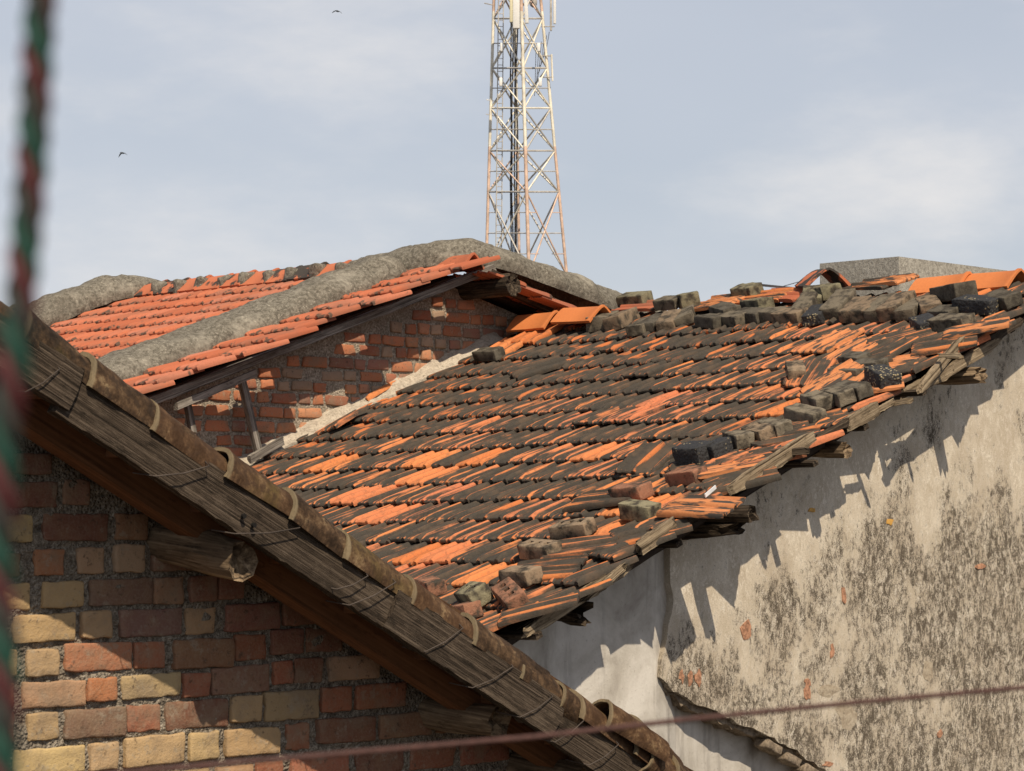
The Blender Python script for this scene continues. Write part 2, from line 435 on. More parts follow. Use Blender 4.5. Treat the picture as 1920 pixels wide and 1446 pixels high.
def m_plaster_smooth():
    g = G('smooth_pale_plaster', 0.9, 0.15)
    v = g.vec('World'); b = g.noise(v, 2.6, 5, 0.65, 0.4); f = g.noise(v, 60, 4, 0.7); st = g.noise(g.vec('World', (9, 9, 1.2)), 1, 4, 0.6)
    c = g.ramp(b, [(0.30, (0.30, 0.27, 0.235)), (0.46, (0.45, 0.42, 0.37)), (0.64, (0.60, 0.57, 0.52))])
    c = g.mix(g.rng(st, 0.52, 0.70, 0, 0.45), c, (0.20, 0.18, 0.16))
    c = g.mix(g.rng(f, 0.60, 0.72, 0, 0.5), c, (0.19, 0.165, 0.14))
    return g.out(c, g.math('ADD', f, g.math('MULTIPLY', b, 3.0)), 0.35, 0.006)
def m_plain(name, col, rough=0.8, var=0.25, sc=20, spec=0.3, metal=0.0):
    g = G(name, rough, spec); g.b.inputs['Metallic'].default_value = metal
    v = g.vec('World'); n = g.noise(v, sc, 4, 0.65)
    return g.out(g.mix(g.rng(n, 0.3, 0.7), tuple(x * (1 - var) for x in col), tuple(min(1, x * (1 + var)) for x in col)), n, 0.2, 0.003)

M_SOOT = m_sooty_tile(); M_RED = m_red_tile(); M_NEW = m_ridge_new(); M_STR = m_ridge_stained(); M_BAR = m_barrel()
M_BOARD = m_wood('weathered_grey_wood', (0.012, 0.009, 0.006), (0.056, 0.041, 0.029), (0.145, 0.112, 0.082), 190, 0.9, 0.007)
M_GREYW = m_wood('silver_grey_wood', (0.06, 0.052, 0.044), (0.19, 0.17, 0.145), (0.34, 0.31, 0.27), 50, 0.9, 0.008)
M_PALE = m_wood('bleached_wood', (0.05, 0.036, 0.022), (0.23, 0.175, 0.115), (0.40, 0.32, 0.215), 60, 1.0, 0.008)
M_DARKW = m_wood('dark_rotten_wood', (0.010, 0.008, 0.006), (0.05, 0.037, 0.026), (0.13, 0.10, 0.07), 45, 1.0, 0.010)
M_REDW = m_wood('brown_rafter_wood', (0.09, 0.040, 0.020), (0.17, 0.078, 0.036), (0.24, 0.115, 0.055), 30, 0.4, 0.004)
M_LOG = m_wood('old_log_wood', (0.05, 0.035, 0.022), (0.17, 0.12, 0.075), (0.33, 0.245, 0.155), 34, 1.0, 0.008)
M_BRK = m_brick_wall('fired_brick'); M_MORT = m_mortar('coarse_mortar', 1.15); M_MORT2 = m_mortar('grey_mortar', 1.8)
M_LB = m_loose_brick(); M_TAR = m_tar_brick()
M_CON = m_concrete('lichen_concrete'); M_CON2 = m_concrete('cast_concrete', (0.42, 0.395, 0.34), (0.27, 0.25, 0.215), (0.55, 0.53, 0.47), 0.6)
M_PLA = m_plaster_old(); M_PLS = m_plaster_smooth()
M_FLASH = m_concrete('pale_mortar_fillet', (0.52, 0.46, 0.37), (0.36, 0.31, 0.25), (0.62, 0.56, 0.46), 0.55)
M_RUB = m_concrete('broken_lime_mortar', (0.30, 0.24, 0.175), (0.16, 0.125, 0.09), (0.42, 0.36, 0.28), 0.58)
M_BASEC = m_concrete('bare_render', (0.44, 0.375, 0.285), (0.34, 0.28, 0.205), (0.56, 0.49, 0.39), 0.6)
M_CHIP = m_plain('exposed_brick_chip', (0.36, 0.19, 0.115), 0.95, 0.45, 60)
M_DECK = m_plain('dark_roof_deck', (0.045, 0.033, 0.025), 0.95)
M_WIRE = m_plain('rusty_binding_wire', (0.07, 0.055, 0.045), 0.7)

# ------------------------------------------------------------------ ground
GZ = -4.6
def m_ground():
    g = G('shade_dark_ground', 0.95, 0.1); v = g.vec('World'); n = g.noise(v, 0.4, 5, 0.6); f = g.noise(v, 9, 4)
    return g.out(g.mix(g.math('MULTIPLY', n, f), (0.045, 0.036, 0.027), (0.12, 0.095, 0.07)), f, 0.5, 0.02)  # dark albedo stands in for shade in the alleys, cutting upward bounce
S = 1500
o = link('ground', mesh([(-S, -S, GZ), (S, -S, GZ), (S, S, GZ), (-S, S, GZ)], [(0, 1, 2, 3)], m_ground())); o['kind'] = 'structure'

# ------------------------------------------------------------------ interlocking tile shape
TW, TL, EXP = 0.236, 0.41, 0.318          # cover width, length, exposed length
def tile_mesh(mat, seed=0.0, broken=0.0):
    pitch = TW / 2
    ys = []
    for k in range(2):
        b = k * pitch
        ys += [(b + 0.000, .004), (b + 0.006, .018), (b + 0.017, .024), (b + 0.028, .019), (b + 0.036, .006), (b + 0.060, .010), (b + 0.085, .010), (b + 0.108, .003)]
    ys += [(TW, .004), (TW + .010, .016), (TW + .020, .012)]
    m = len(ys)
    xs = [(0.0, -.011), (0.004, -.005), (0.018, -.001), (0.055, 0.0), (0.20, 0.001), (TL, 0.0)]
    V, F = [], []
    th = 0.012
    for x, dz in xs:
        for j, (y, z) in enumerate(ys):
            xx = x
            if x == 0.0: xx += 0.004 * nz((y * 30, seed, 0), 1, seed) + (0.003 if z > .015 else 0)
            if broken and x < 0.1: xx += broken * max(0, nz((y * 12, seed, 1), 1, seed + 4)) * 1.6
            zz = z * (.40 if x == 0 else .52 if x < .01 else .72 if x < .03 else 1)
            V.append(Vector((xx, y - TW / 2, zz + dz + 0.003 * nz((x * 4, y * 5, seed), 1, seed))))
    nx = len(xs)
    for i in range(nx - 1):
        for j in range(m - 1):
            F.append((i * m + j, (i + 1) * m + j, (i + 1) * m + j + 1, i * m + j + 1))
    b = len(V)
    for x in (0.004, TL):
        for j, (y, z) in enumerate(ys):
            p = V[j] if x < 0.1 else V[(nx - 1) * m + j]
            V.append(Vector((p.x + (0.004 if x < .1 else 0), p.y, p.z - th)))
    for j in range(m - 1):
        F.append((j, j + 1, b + j + 1, b + j))
        F.append((b + j, b + j + 1, b + m + j + 1, b + m + j))
        F.append(((nx - 1) * m + j, b + m + j, b + m + j + 1, (nx - 1) * m + j + 1))
    F.append(tuple([i * m for i in range(nx)][::-1]) + (b, b + m)); F.append(tuple(i * m + m - 1 for i in range(nx)) + (b + m + m - 1, b + m - 1))
    return mesh(V, F, mat, 40)
SOOT_T = [tile_mesh(M_SOOT, 1.3 * i + .2, 0.0 if i < 6 else 0.03) for i in range(8)]
RED_T = [tile_mesh(M_RED, 2.3 * i + .7) for i in range(5)]

def basis(x, y, z, p):
    M = Matrix.Identity(4)
    for i in range(3): M[i][0], M[i][1], M[i][2], M[i][3] = x[i], y[i], z[i], p[i]
    return M

# ================================================================== FRONT HOUSE (brick gable, barrel tiles)
FW, FB = 5.40, 5.0            # wall plane, board plane
def fz(X): return 2.1704 - 0.5207 * X      # top edge of the barge board
fh = thing('front_house', 'brick gable house in the foreground with barrel tiles along its weathered barge board', 'house', (3.0, 6.5, GZ))
X0, X1 = 2.3, 6.3
# wall core with gritty mortar face
def mortar_face(xa, xb, za, Y, topf, mat, step, amp, depth):
    V, F = [], []
    nx = int((xb - xa) / step)
    tops = [topf(xa + (xb - xa) * i / nx) for i in range(nx + 1)]
    nzr = int((max(tops) - za) / step)
    for i in range(nx + 1):
        X = xa + (xb - xa) * i / nx
        for k in range(nzr + 1):
            Z = za + (tops[i] - za) * k / nzr
            e = amp * (fb((X, 0, Z), 26, 3.1, 3) * .7 + nz((X, 0, Z), 9, 8.0) * .5)
            V.append(Vector((X, Y + e, Z)))
    w = nzr + 1
    for i in range(nx):
        for k in range(nzr):
            F.append((i * w + k, (i + 1) * w + k, (i + 1) * w + k + 1, i * w + k + 1))
    b = len(V)
    Vb, Fb = [], []
    ring = [(xa, GZ), (xb, GZ), (xb, tops[-1]), (xa, tops[0])]
    for yy in (Y + 0.02, Y + depth):
        Vb += [Vector((x, yy, z)) for x, z in ring]
    Fb += [(0, 1, 2, 3), (7, 6, 5, 4)] + [(i, i + 4, (i + 1) % 4 + 4, (i + 1) % 4) for i in range(4)]
    return merge([(V, F), (Vb, Fb)], mat, 60)
fwall = link('wall', mortar_face(X0, X1, -1.25, FW, lambda X: fz(X) - 0.09, M_MORT, 0.013, 0.014, 0.25), fh)
YEL, TAN, RED, DRD, PUR, ORG, PCH, BRN = (0.42, 0.30, 0.15), (0.34, 0.225, 0.135), (0.27, 0.10, 0.057), (0.19, 0.080, 0.052), (0.20, 0.115, 0.078), (0.35, 0.15, 0.075), (0.49, 0.29, 0.17), (0.24, 0.13, 0.076)
rows = [
 [(25, 92, 850, 890, DRD)],
 [(-22, 106, 903, 952, DRD), (117, 167, 899, 946, BRN)],
 [(-80, -12, 968, 1018, RED), (7, 56, 966, 1016, YEL), (80, 200, 963, 1014, DRD)],
 [(-8, 36, 1037, 1082, PUR), (62, 117, 1030, 1078, ORG), (143, 193, 1027, 1076, TAN), (211, 268, 1021, 1073, TAN)],
 [(-40, 54, 1094, 1145, YEL), (76, 153, 1090, 1140, YEL), (167, 285, 1085, 1135, PUR), (287, 340, 1083, 1133, BRN), (352, 402, 1080, 1128, DRD), (405, 452, 1078, 1124, DRD)],
 [(-60, 3, 1153, 1206, TAN), (22, 139, 1152, 1203, YEL), (150, 206, 1145, 1196, TAN), (223, 338, 1142, 1193, PUR), (347, 402, 1140, 1189, TAN), (421, 520, 1132, 1182, DRD), (528, 590, 1128, 1172, DRD)],
 [(-30, 27, 1218, 1270, PCH), (48, 107, 1217, 1268, TAN), (120, 245, 1205, 1258, ORG), (249, 307, 1204, 1254, RED), (322, 435, 1198, 1252, BRN), (440, 497, 1190, 1238, RED), (507, 565, 1180, 1226, DRD), (572, 640, 1176, 1222, DRD)],
 [(-60, 25, 1282, 1330, RED), (40, 158, 1278, 1326, PCH), (161, 214, 1270, 1315, ORG), (226, 337, 1264, 1308, YEL), (341, 391, 1262, 1307, RED), (395, 502, 1249, 1300, PUR), (510, 546, 1240, 1283, RED), (550, 602, 1234, 1280, DRD)],
 [(-50, 22, 1338, 1395, RED), (50, 109, 1337, 1388, YEL), (120, 233, 1328, 1383, PUR), (237, 299, 1322, 1371, RED), (310, 425, 1313, 1366, DRD), (429, 486, 1305, 1353, YEL), (492, 594, 1295, 1350, TAN), (600, 655, 1288, 1334, RED)],
 [(-70, 12, 1404, 1458, TAN), (24, 157, 1402, 1452, YEL), (165, 217, 1393, 1444, YEL), (232, 342, 1379, 1434, YEL), (351, 406, 1373, 1424, YEL), (421, 521, 1365, 1415, YEL), (535, 578, 1357, 1406, RED), (592, 700, 1346, 1392, DRD)],
 [(-60, 60, 1465, 1518, RED), (75, 130, 1462, 1512, TAN), (150, 262, 1452, 1505, ORG), (275, 390, 1446, 1496, YEL), (402, 470, 1436, 1484, PCH), (480, 530, 1428, 1474, RED), (542, 650, 1416, 1464, RED)],
]
def wall_brick(xa, xb, za, zb, Y, col, parent, seed, depth=0.1, jit=0.0042, n=(9, 2, 4), r=0.0055, proud=0.012):
    hx, hz = (xb - xa) / 2, (zb - za) / 2
    V, F = boxgrid(hx + .0005, depth / 2, hz + .0005, r, n, jit, 30, seed, 0.10)
    v = random.uniform(0.82, 1.18)
    p = Vector(((xa + xb) / 2, Y - proud + depth / 2 + random.uniform(-.006, .006), (za + zb) / 2))
    M = Matrix.Translation(p) @ Matrix.Rotation(R(random.uniform(-1.2, 1.2)), 4, 'Y')
    ob = link('brick', mesh(V, F, M_BRK, 50), parent, M)
    ob.color = (min(1, col[0] * v), min(1, col[1] * v * random.uniform(.93, 1.07)), min(1, col[2] * v * random.uniform(.9, 1.1)), 1)
    return ob
cols_all = [YEL, TAN, RED, DRD, PUR, ORG, BRN, RED, DRD, DRD]
sd = 0.0
for row in rows:
    zc = []
    for (xa, xb, ya, yb, col) in row:
        a = onY(xa, (ya + yb) / 2, FW); b = onY(xb, (ya + yb) / 2, FW); t = onY((xa + xb) / 2, ya, FW).z; u = onY((xa + xb) / 2, yb, FW).z
        zc.append((t, u)); sd += 3.7
        wall_brick(a.x, b.x, u, t, FW, col, fwall, sd)
    t = zc[-1][0]; u = zc[-1][1]; X = b.x + random.uniform(.018, .035)
    while X < X1:                                  # the row goes on under the eave
        L = random.choice([0.21, 0.21, 0.105]) * random.uniform(.92, 1.05)
        if fz(X + L) - 0.04 < t: break
        sd += 3.7; wall_brick(X, X + L, u, t, FW, random.choice(cols_all), fwall, sd); X += L + random.uniform(.012, .035)
    X = onY(row[0][0], row[0][2], FW).x - random.uniform(.018, .03)
    while X > X0 + .2:
        L = random.choice([0.21, 0.105]); sd += 3.7
        wall_brick(X - L, X, zc[0][1], zc[0][0], FW, random.choice(cols_all), fwall, sd); X -= L + .022
# barge board in two lengths
def slope_pt(X, Y, dz): return Vector((X, Y, fz(X) + dz))
for k, (xa, xb, off, w, sdd) in enumerate([(2.2, 3.50, 0.010, 0.112, 2.0), (3.48, 4.62, 0.0, 0.118, 5.0), (4.60, 5.30, -0.004, 0.118, 7.0), (5.28, 6.25, -0.012, 0.115, 9.0)]):
    p0 = slope_pt(xa, FB + (0.016 if k % 2 else 0), off - w * 0.55); p1 = slope_pt(xb, FB + (0.016 if k % 2 else 0), off - w * 0.55)
    M, L = frame(p0, p1); V, F = plank(L, w, 0.034, 60, 0.0045, sdd, 1, 1, .012)
    link('barge_board', mesh(V, F, M_BOARD, 45), fh, M)
# rafter, soffit battens, purlin logs
M, L = frame(slope_pt(2.2, 5.24, -0.088), slope_pt(6.2, 5.24, -0.088)); V, F = plank(L, 0.092, 0.075, 30, 0.002, 4.0)
link('rafter', mesh(V, F, M_REDW, 45), fh, M)
for k in range(14):
    X = 2.35 + k * 0.285
    V, F = plank(2.6, 0.05, 0.035, 8, 0.002, k)
    M, L = frame(slope_pt(X, 5.03, -0.055), slope_pt(X, 7.6, -0.055), Vector((1, 0, 0)))
    link('batten', mesh(V, F, M_REDW, 45), fh, M @ Matrix.Translation((0.06, 0, 0)))
def fpurlin(pxt, pyt, Ytip, r, seed):
    tip = onY(pxt, pyt, Ytip); root = Vector((tip.x - 0.02, FW + 0.15, tip.z + 0.045))
    M, L = frame(root, tip); V, F = splinter_log(L, r * 1.05, r, 16, 14, seed, 0.008, 0.03)
    return link('purlin', mesh(V, F, M_LOG, 40), fh, M)
fpurlin(455, 1052, 5.06, 0.056, 1.0); fpurlin(935, 1352, 5.10, 0.048, 4.0); fpurlin(1100, 1475, 5.10, 0.05, 6.0)
# wire bindings on the board; black discs painted for the shade inside nail holes
for (xa, ya, xb, yb) in [(48, 735, 112, 692), (292, 893, 392, 874), (440, 1001, 562, 990), (655, 1135, 742, 1092), (632, 1105, 690, 1080), (798, 1222, 868, 1178), (886, 1290, 962, 1250), (975, 1345, 1036, 1306), (1040, 1392, 1096, 1350), (1105, 1435, 1160, 1396)]:
    a = onY(xa, ya, FB - .024); b = onY(xb, yb, FB - .024)
    mid = (a + b) / 2 + Vector((0, -.003, -.006))
    V, F = tube([a + Vector((0, .10, .01)), a, mid, b, b + Vector((0.01, .06, .035))], 0.0019, 6)
    link('binding_wire', mesh(V, F, M_WIRE, 60), fh)
for (xx, yy) in [(459, 968), (478, 985), (300, 1052)][:2]:
    a = onY(xx, yy, FB - .0205); V, F = tube([a, a + Vector((0, .01, 0))], 0.007, 10)
    link('nail_hole_disc', mesh(V, F, m_plain('hole_shade_black', (0.006, 0.005, 0.004)), 40), fh)
# roof deck
V = [slope_pt(2.2, 5.08, -.02), slope_pt(6.3, 5.08, -.02), slope_pt(6.3, 7.7, -.02), slope_pt(2.2, 7.7, -.02)]
V += [p + Vector((0, 0, -.015)) for p in V]
froof = link('roof', mesh(V, [(0, 1, 2, 3), (7, 6, 5, 4), (0, 4, 5, 1), (1, 5, 6, 2), (2, 6, 7, 3), (3, 7, 4, 0)], m_plain('clay_soffit', (0.20, 0.085, 0.04), 0.95)), fh)
def barrel_mesh(seed, L=0.36, r0=0.081, r1=0.066, up=True, th=0.012):
    V, F = [], []; seg, rings = 14, 9; a0, a1 = R(-8), R(188)
    def ringpts(x, rr, f):
        out = []
        for k in range(seg + 1):
            a = a0 + (a1 - a0) * k / seg
            q = rr * (1 + 0.09 * nz((f * 3.5, math.cos(a), math.sin(a)), 1.4, seed))
            out.append(Vector((x + 0.008 * nz((f * 9, math.cos(a) * 2, math.sin(a) * 2), 1.3, seed + 4) * (1 if f in (0, 1) else 0), math.cos(a) * q, math.sin(a) * q * (1 if up else -1))))
        return out
    for lay in range(2):
        for i in range(rings + 1):
            f = i / rings; rr = r0 + (r1 - r0) * f
            if f < .12: rr += .003 * (1 - f / .12)
            V += ringpts(f * L, rr - lay * th, f)
    w = seg + 1; b = (rings + 1) * w
    for i in range(rings):
        for k in range(seg):
            F.append((i * w + k, (i + 1) * w + k, (i + 1) * w + k + 1, i * w + k + 1))
            F.append((b + i * w + k, b + i * w + k + 1, b + (i + 1) * w + k + 1, b + (i + 1) * w + k))
    for k in range(seg):
        F.append((k, k + 1, b + k + 1, b + k)); e = rings * w; F.append((e + k, b + e + k, b + e + k + 1, e + k + 1))
    for i in range(rings):
        F.append((i * w, b + i * w, b + (i + 1) * w, (i + 1) * w)); F.append((i * w + seg, (i + 1) * w + seg, b + (i + 1) * w + seg, b + i * w + seg))
    return mesh(V, F, M_BAR, 50)
BAR = [barrel_mesh(2.7 * i) for i in range(6)]; PAN = [barrel_mesh(5.1 * i + 1, 0.36, 0.075, 0.085, False) for i in range(3)]
dirv = Vector((1, 0, -0.5207)).normalized(); nrm = Vector((0.5207, 0, 1)).normalized(); sid = Vector((0, 1, 0))
for col in range(15):
    Y = 5.065 + col * 0.175
    X = 2.3 + random.uniform(0, .1)
    while X < 6.35:
        stp = random.uniform(0.20, 0.28)
        base = slope_pt(X, Y + random.uniform(-.008, .008), -0.004 + random.uniform(-.006, .008) + (0.0 if col == 0 else random.choice([.015, .03, .045])))
        dd = (dirv + Vector((0, random.uniform(-.03, .03), random.uniform(-.035, .045)))).normalized()
        zz = (nrm - dd * nrm.dot(dd)).normalized(); yy = zz.cross(dd)
        if col < 3 or random.random() < .9:
            link('tile', random.choice(BAR), froof, basis(dd, yy, zz, base) @ Matrix.Scale(random.uniform(.92, 1.10), 4))
        if 0 < col < 6:
            link('pan_tile', random.choice(PAN), froof, basis(dd, yy, zz, base + Vector((0, -.0875, .035))))
        X += stp
# slipped tiles near the eave
for (px, py, Y, yaw, tl, sc_) in [(1030, 1290, 5.035, 4, 62, .72), (1120, 1328, 5.03, -8, 20, .8), (1172, 1358, 5.05, 10, -14, .85), (1196, 1402, 5.02, 6, 70, .7)]:
    p = onY(px, py, Y) - Vector((0, 0, .03)); dd = Matrix.Rotation(R(yaw), 3, 'Z') @ dirv; zz = (nrm - dd * nrm.dot(dd)).normalized(); yy = zz.cross(dd)
    link('slipped_tile', random.choice(BAR), froof, basis(dd, yy, zz, p) @ Matrix.Rotation(R(tl), 4, 'X') @ Matrix.Scale(sc_, 4))

# ================================================================== PLASTER HOUSE (right, sooty tiles)
PS = 0.3967
RX, EX = 13.55, 7.95
def rz(X): return -0.624 + PS * (X - 8.22)
RN = Vector((-PS, 0, 1)).normalized(); RU = Vector((1, 0, PS)).normalized()
def pxroof(px, py, h=0.0):             # pixel -> point on the roof slope (h above it)
    r = ray(px, py); k = -0.624 - PS * 8.22 + h * math.sqrt(1 + PS * PS)
    return r * (k / (r.z - PS * r.x))
ph = thing('plaster_house', 'house with mould stained plaster gable and sooty orange clay tile roof', 'house', (13.1, 10.6, GZ))
PW_, VY, FY = 8.42, 8.06, 12.92
V = []; ring = [(EX + .25, GZ), (18.9, GZ), (18.9, rz(EX) - .04), (RX, rz(RX) - .14), (EX + .25, rz(EX + .25) - .14)]
def prism(ring, ya, yb):
    n = len(ring); V = [Vector((x, ya, z)) for x, z in ring] + [Vector((x, yb, z)) for x, z in ring]
    return V, [tuple(range(n)), tuple(reversed(range(n, 2 * n)))] + [(i, i + n, (i + 1) % n + n, (i + 1) % n) for i in range(n)]
WP = [(EX + .25, 0), (9.72, 0), (9.85, .03), (10.0, .10), (10.3, .14), (18.9, .14)]       # the wall steps back towards the right
def wall_top(x): return rz(x) - .14 if x < RX else rz(RX) - .14 - (x - RX) * PS
WX = sorted(WP + [(RX, .14)]); V = []; F = []
for x, dy in WX: V += [Vector((x, PW_ + dy, GZ)), Vector((x, PW_ + dy, wall_top(x))), Vector((x, FY - .02, wall_top(x))), Vector((x, FY - .02, GZ))]
for i in range(len(WX) - 1):
    for j in range(4): F.append((i * 4 + j, i * 4 + (j + 1) % 4, i * 4 + 4 + (j + 1) % 4, i * 4 + 4 + j)[::-1])
F += [(0, 1, 2, 3), tuple(len(V) - 4 + k for k in (3, 2, 1, 0))]
pwall = link('wall', mesh(V, F, M_PLS), ph)
# proud coat of old plaster with a broken lower edge
edge_px = [(1258, 1010), (1256, 1080), (1262, 1130), (1250, 1190), (1243, 1235), (1240, 1268), (1262, 1296), (1290, 1312), (1312, 1322), (1338, 1330), (1362, 1346), (1395, 1362), (1432, 1372), (1462, 1395), (1490, 1404), (1512, 1425), (1540, 1440), (1575, 1470), (1700, 1560), (1900, 1700)]
PL = 8.398
pts = []
for i in range(len(edge_px) - 1):
    a = onY(*edge_px[i], PL); b = onY(*edge_px[i + 1], PL)
    k = max(2, int((b - a).length / 0.03))
    for j in range(k):
        p = a.lerp(b, j / k); e = 0.016 * nz((p.x, 0, p.z), 14, 2.0) + 0.008 * nz((p.x, 0, p.z), 45, 5.0)
        pts.append((p.x + e, p.z + e * .7))
pts.append((pts[-1][0] + .3, GZ + .01)); pts += [(18.8, GZ + .01), (18.8, rz(EX) - .02), (RX, rz(RX) - .13)]
xt = pts[0][0]; pts.append((xt, rz(xt) - .13))
coat = link('plaster_coat', merge([prism(pts, PL, PW_ + .17)], M_PLA), ph)
coat['label'] = 'thick mouldy old plaster with a broken lower edge'
# broken rubble showing along the edge
n0 = next(i for i, p in enumerate(pts) if p[1] < onY(1243, 1262, PL).z)
low = pts[n0:n0 + 46]; band = [(x + .02 * nz((x, 0, z), 9, 7), z - max(0, .028 + .05 * nz((x, 1, z), 5, 3) + .03 * nz((x, 0, z), 21, 4)) * min(1, i / 5)) for i, (x, z) in enumerate(low)]
link('broken_mortar_edge', merge([prism(band + [(low[-1][0] + .1, low[-1][1] + .25), (low[0][0] + .12, low[0][1] + .12)], PL + .035, PW_ + .165)], M_RUB), pwall)
for k, (px, py, w, h) in enumerate([(1440, 1400, .15, .05), (1478, 1424, .14, .05), (1512, 1446, .15, .055)]):
    p = onY(px, py, PL + .05); V, F = boxgrid(w / 2, .05, h / 2, .008, (4, 1, 2), .008, 20, k * 4.4, .2)
    link('rubble', mesh(V, F, M_RUB, 50), pwall, Matrix.Translation(p) @ Matrix.Rotation(R(24), 4, 'Y'))
# chipped spots with brick showing
def blob(px, py, wpx, hpx, Y, mat, seed, name, parent, proud=0.004, rot=0):
    c = onY(px, py, Y); sc = FPX / (s_ * c.x + c_ * c.y); V = []; n = 9
    for i in range(n):
        t = 2 * math.pi * i / n; q = 1 + .75 * nz((math.cos(t), math.sin(t), seed), 1.3, seed)
        x, z = math.cos(t) * wpx / 2 / (sc * .62) * q, math.sin(t) * hpx / 2 / sc * q
        V.append(Vector((c.x + x * math.cos(rot) - z * math.sin(rot), Y - proud - .003 * nz((x * 40, z * 40, seed), 1, seed), c.z + z * math.cos(rot) + x * math.sin(rot))))
    V.append(Vector((c.x, Y - proud - .003, c.z))); F = [(n, i, (i + 1) % n) for i in range(n)]
    V += [Vector((p.x, Y + .004, p.z)) for p in V[:n]]
    F += [(i, n + 1 + i, n + 1 + (i + 1) % n, (i + 1) % n) for i in range(n)]
    return link(name, mesh(V, F, mat, 30), parent)
for k, (px, py, w, h) in enumerate([(1400, 1184, 22, 32), (1278, 1268, 10, 24), (1294, 1272, 9, 26), (1309, 1272, 12, 28), (1513, 1280, 12, 14), (1514, 1300, 11, 30), (1560, 1220, 10, 22), (1762, 1376, 14, 15), (1553, 1432, 20, 10)]):
    blob(px, py, w, h, PL, M_CHIP, k * 1.9, 'exposed_brick', coat)
for k, (px, py, w, h) in enumerate([(1740, 1257, 24, 34), (1590, 1340, 40, 50), (1552, 1296, 40, 22)]):
    blob(px, py, w, h, PL, M_BASEC, 20 + k * 2.3, 'chipped_patch', coat, .0012)
blob(1838, 1062, 20, 9, PL, M_CHIP, 51, 'exposed_brick', coat, .006); blob(1668, 980, 14, 11, PL, m_plain('ochre_stain', (.5, .28, .07)), 55, 'ochre_spot', coat)
blob(1582, 1118, 8, 36, PL, M_CHIP, 57, 'exposed_brick', coat, .004, .25); blob(1522, 957, 13, 10, PL, m_plain('ochre_stain', (.5, .28, .07)), 58, 'ochre_spot', coat)

# roof deck (both slopes)
V = [Vector((EX, VY + .12, rz(EX) - .075)), Vector((RX, VY + .12, rz(RX) - .075)), Vector((RX, FY, rz(RX) - .075)), Vector((EX, FY, rz(EX) - .075)),
     Vector((19.15, VY + .12, rz(EX) - .04)), Vector((19.15, FY, rz(EX) - .04))]
V += [p + Vector((0, 0, -.03)) for p in V]
proof = link('roof', mesh(V, [(0, 1, 2, 3), (1, 4, 5, 2), (9, 8, 7, 6), (8, 11, 10, 7), (0, 6, 7, 1), (1, 7, 10, 4), (3, 2, 8, 9), (2, 5, 11, 8), (0, 3, 9, 6), (4, 10, 11, 5)], M_DECK), ph)
LIFT = math.asin(0.031 / EXP)
tx = (RU * math.cos(LIFT) - RN * math.sin(LIFT)).normalized(); ty = Vector((0, 1, 0)); tz = tx.cross(ty)
NR = 18; NC = 21
slots = []
for r_ in range(NR):
    slant = 0.015 + 0.075 * r_ / (NR - 1)                   # courses drift downhill towards the far wall
    stag = random.uniform(-.06, .06)
    for cidx in range(NC):
        Y = VY + TW * (cidx + .5) + stag + random.uniform(-.004, .004)
        if Y > FY - .04: continue
        X = RX - .06 - (r_ + 1) * EXP * math.cos(math.atan(PS)) - slant * (Y - VY)
        if X < EX - .06: continue
        near = cidx == 0 or (cidx == 1 and random.random() < .35)
        if r_ == 0 and random.random() < .25 and cidx < 4: continue
        yaw = random.uniform(-1.6, 1.6); lift = 0.030 + random.uniform(-.003, .005); roll = random.uniform(-1.2, 1.2)
        if near:
            yaw += random.choice([-16, -10, -4, 0, 3, -8, 5]); lift += random.uniform(.0, .025); roll += random.uniform(-5, 4); Y += random.uniform(-.02, .06); X += random.uniform(-.04, .04)
        elif random.random() < .05: yaw += random.uniform(-5, 5); lift += .014
        p = Vector((X, Y, rz(X))) + RN * lift
        M = basis(tx, ty, tz, p) @ Matrix.Rotation(R(yaw), 4, 'Z') @ Matrix.Rotation(R(roll), 4, 'X')
        depth = s_ * X + c_ * Y
        slots.append((depth, M, near))
slots.sort(key=lambda t: t[0])
hidden = [s for s in slots]
rest = []
for i, (dep, M, near) in enumerate(hidden):
    me = random.choice(SOOT_T)
    if i < 270: link('tile', me, proof, M)
    else: rest.append((me, M))
RM = []
for me, M in rest: RM.append(([M @ v.co for v in me.vertices], [tuple(p.vertices) for p in me.polygons]))
# odd tiles: slipped, flipped or lying across others
def loose_tile(px, py, yaw, pitch, roll, h, me=None, flip=False, name='loose_tile', label=None):
    if name == 'loose_tile' and not label and yaw < -20 and px > 1040: px -= 30; py -= 4
    p = pxroof(px, py, h)
    M = basis(RU, ty, RU.cross(ty), p) @ Matrix.Rotation(R(yaw), 4, 'Z') @ Matrix.Rotation(R(pitch), 4, 'Y') @ Matrix.Rotation(R(roll + (180 if flip else 0)), 4, 'X') @ Matrix.Translation((-TL / 2, 0, 0))
    o = link(name, me or random.choice(SOOT_T), proof, M)
    if label: o['label'] = label
    return o
def m_fresh():
    g = G('fresh_clay_underside', 0.85, 0.2); v = g.vec('Object', (2, 10, 10), off=1); b = g.noise(v, 3, 4); f = g.noise(g.vec('Object'), 80, 3)
    return g.out(g.mix(g.rng(b, 0.48, 0.58), g.mix(f, (0.42, 0.155, 0.06), (0.60, 0.25, 0.105)), (0.06, 0.052, 0.045)), f, .3, .003)
M_FRESH = m_fresh(); FRESH_T = [tile_mesh(M_FRESH, 31.0 + i) for i in range(3)]
loose_tile(1312, 951, -82, 6, 0, .075, FRESH_T[0], label='bright orange tile lying across the verge')
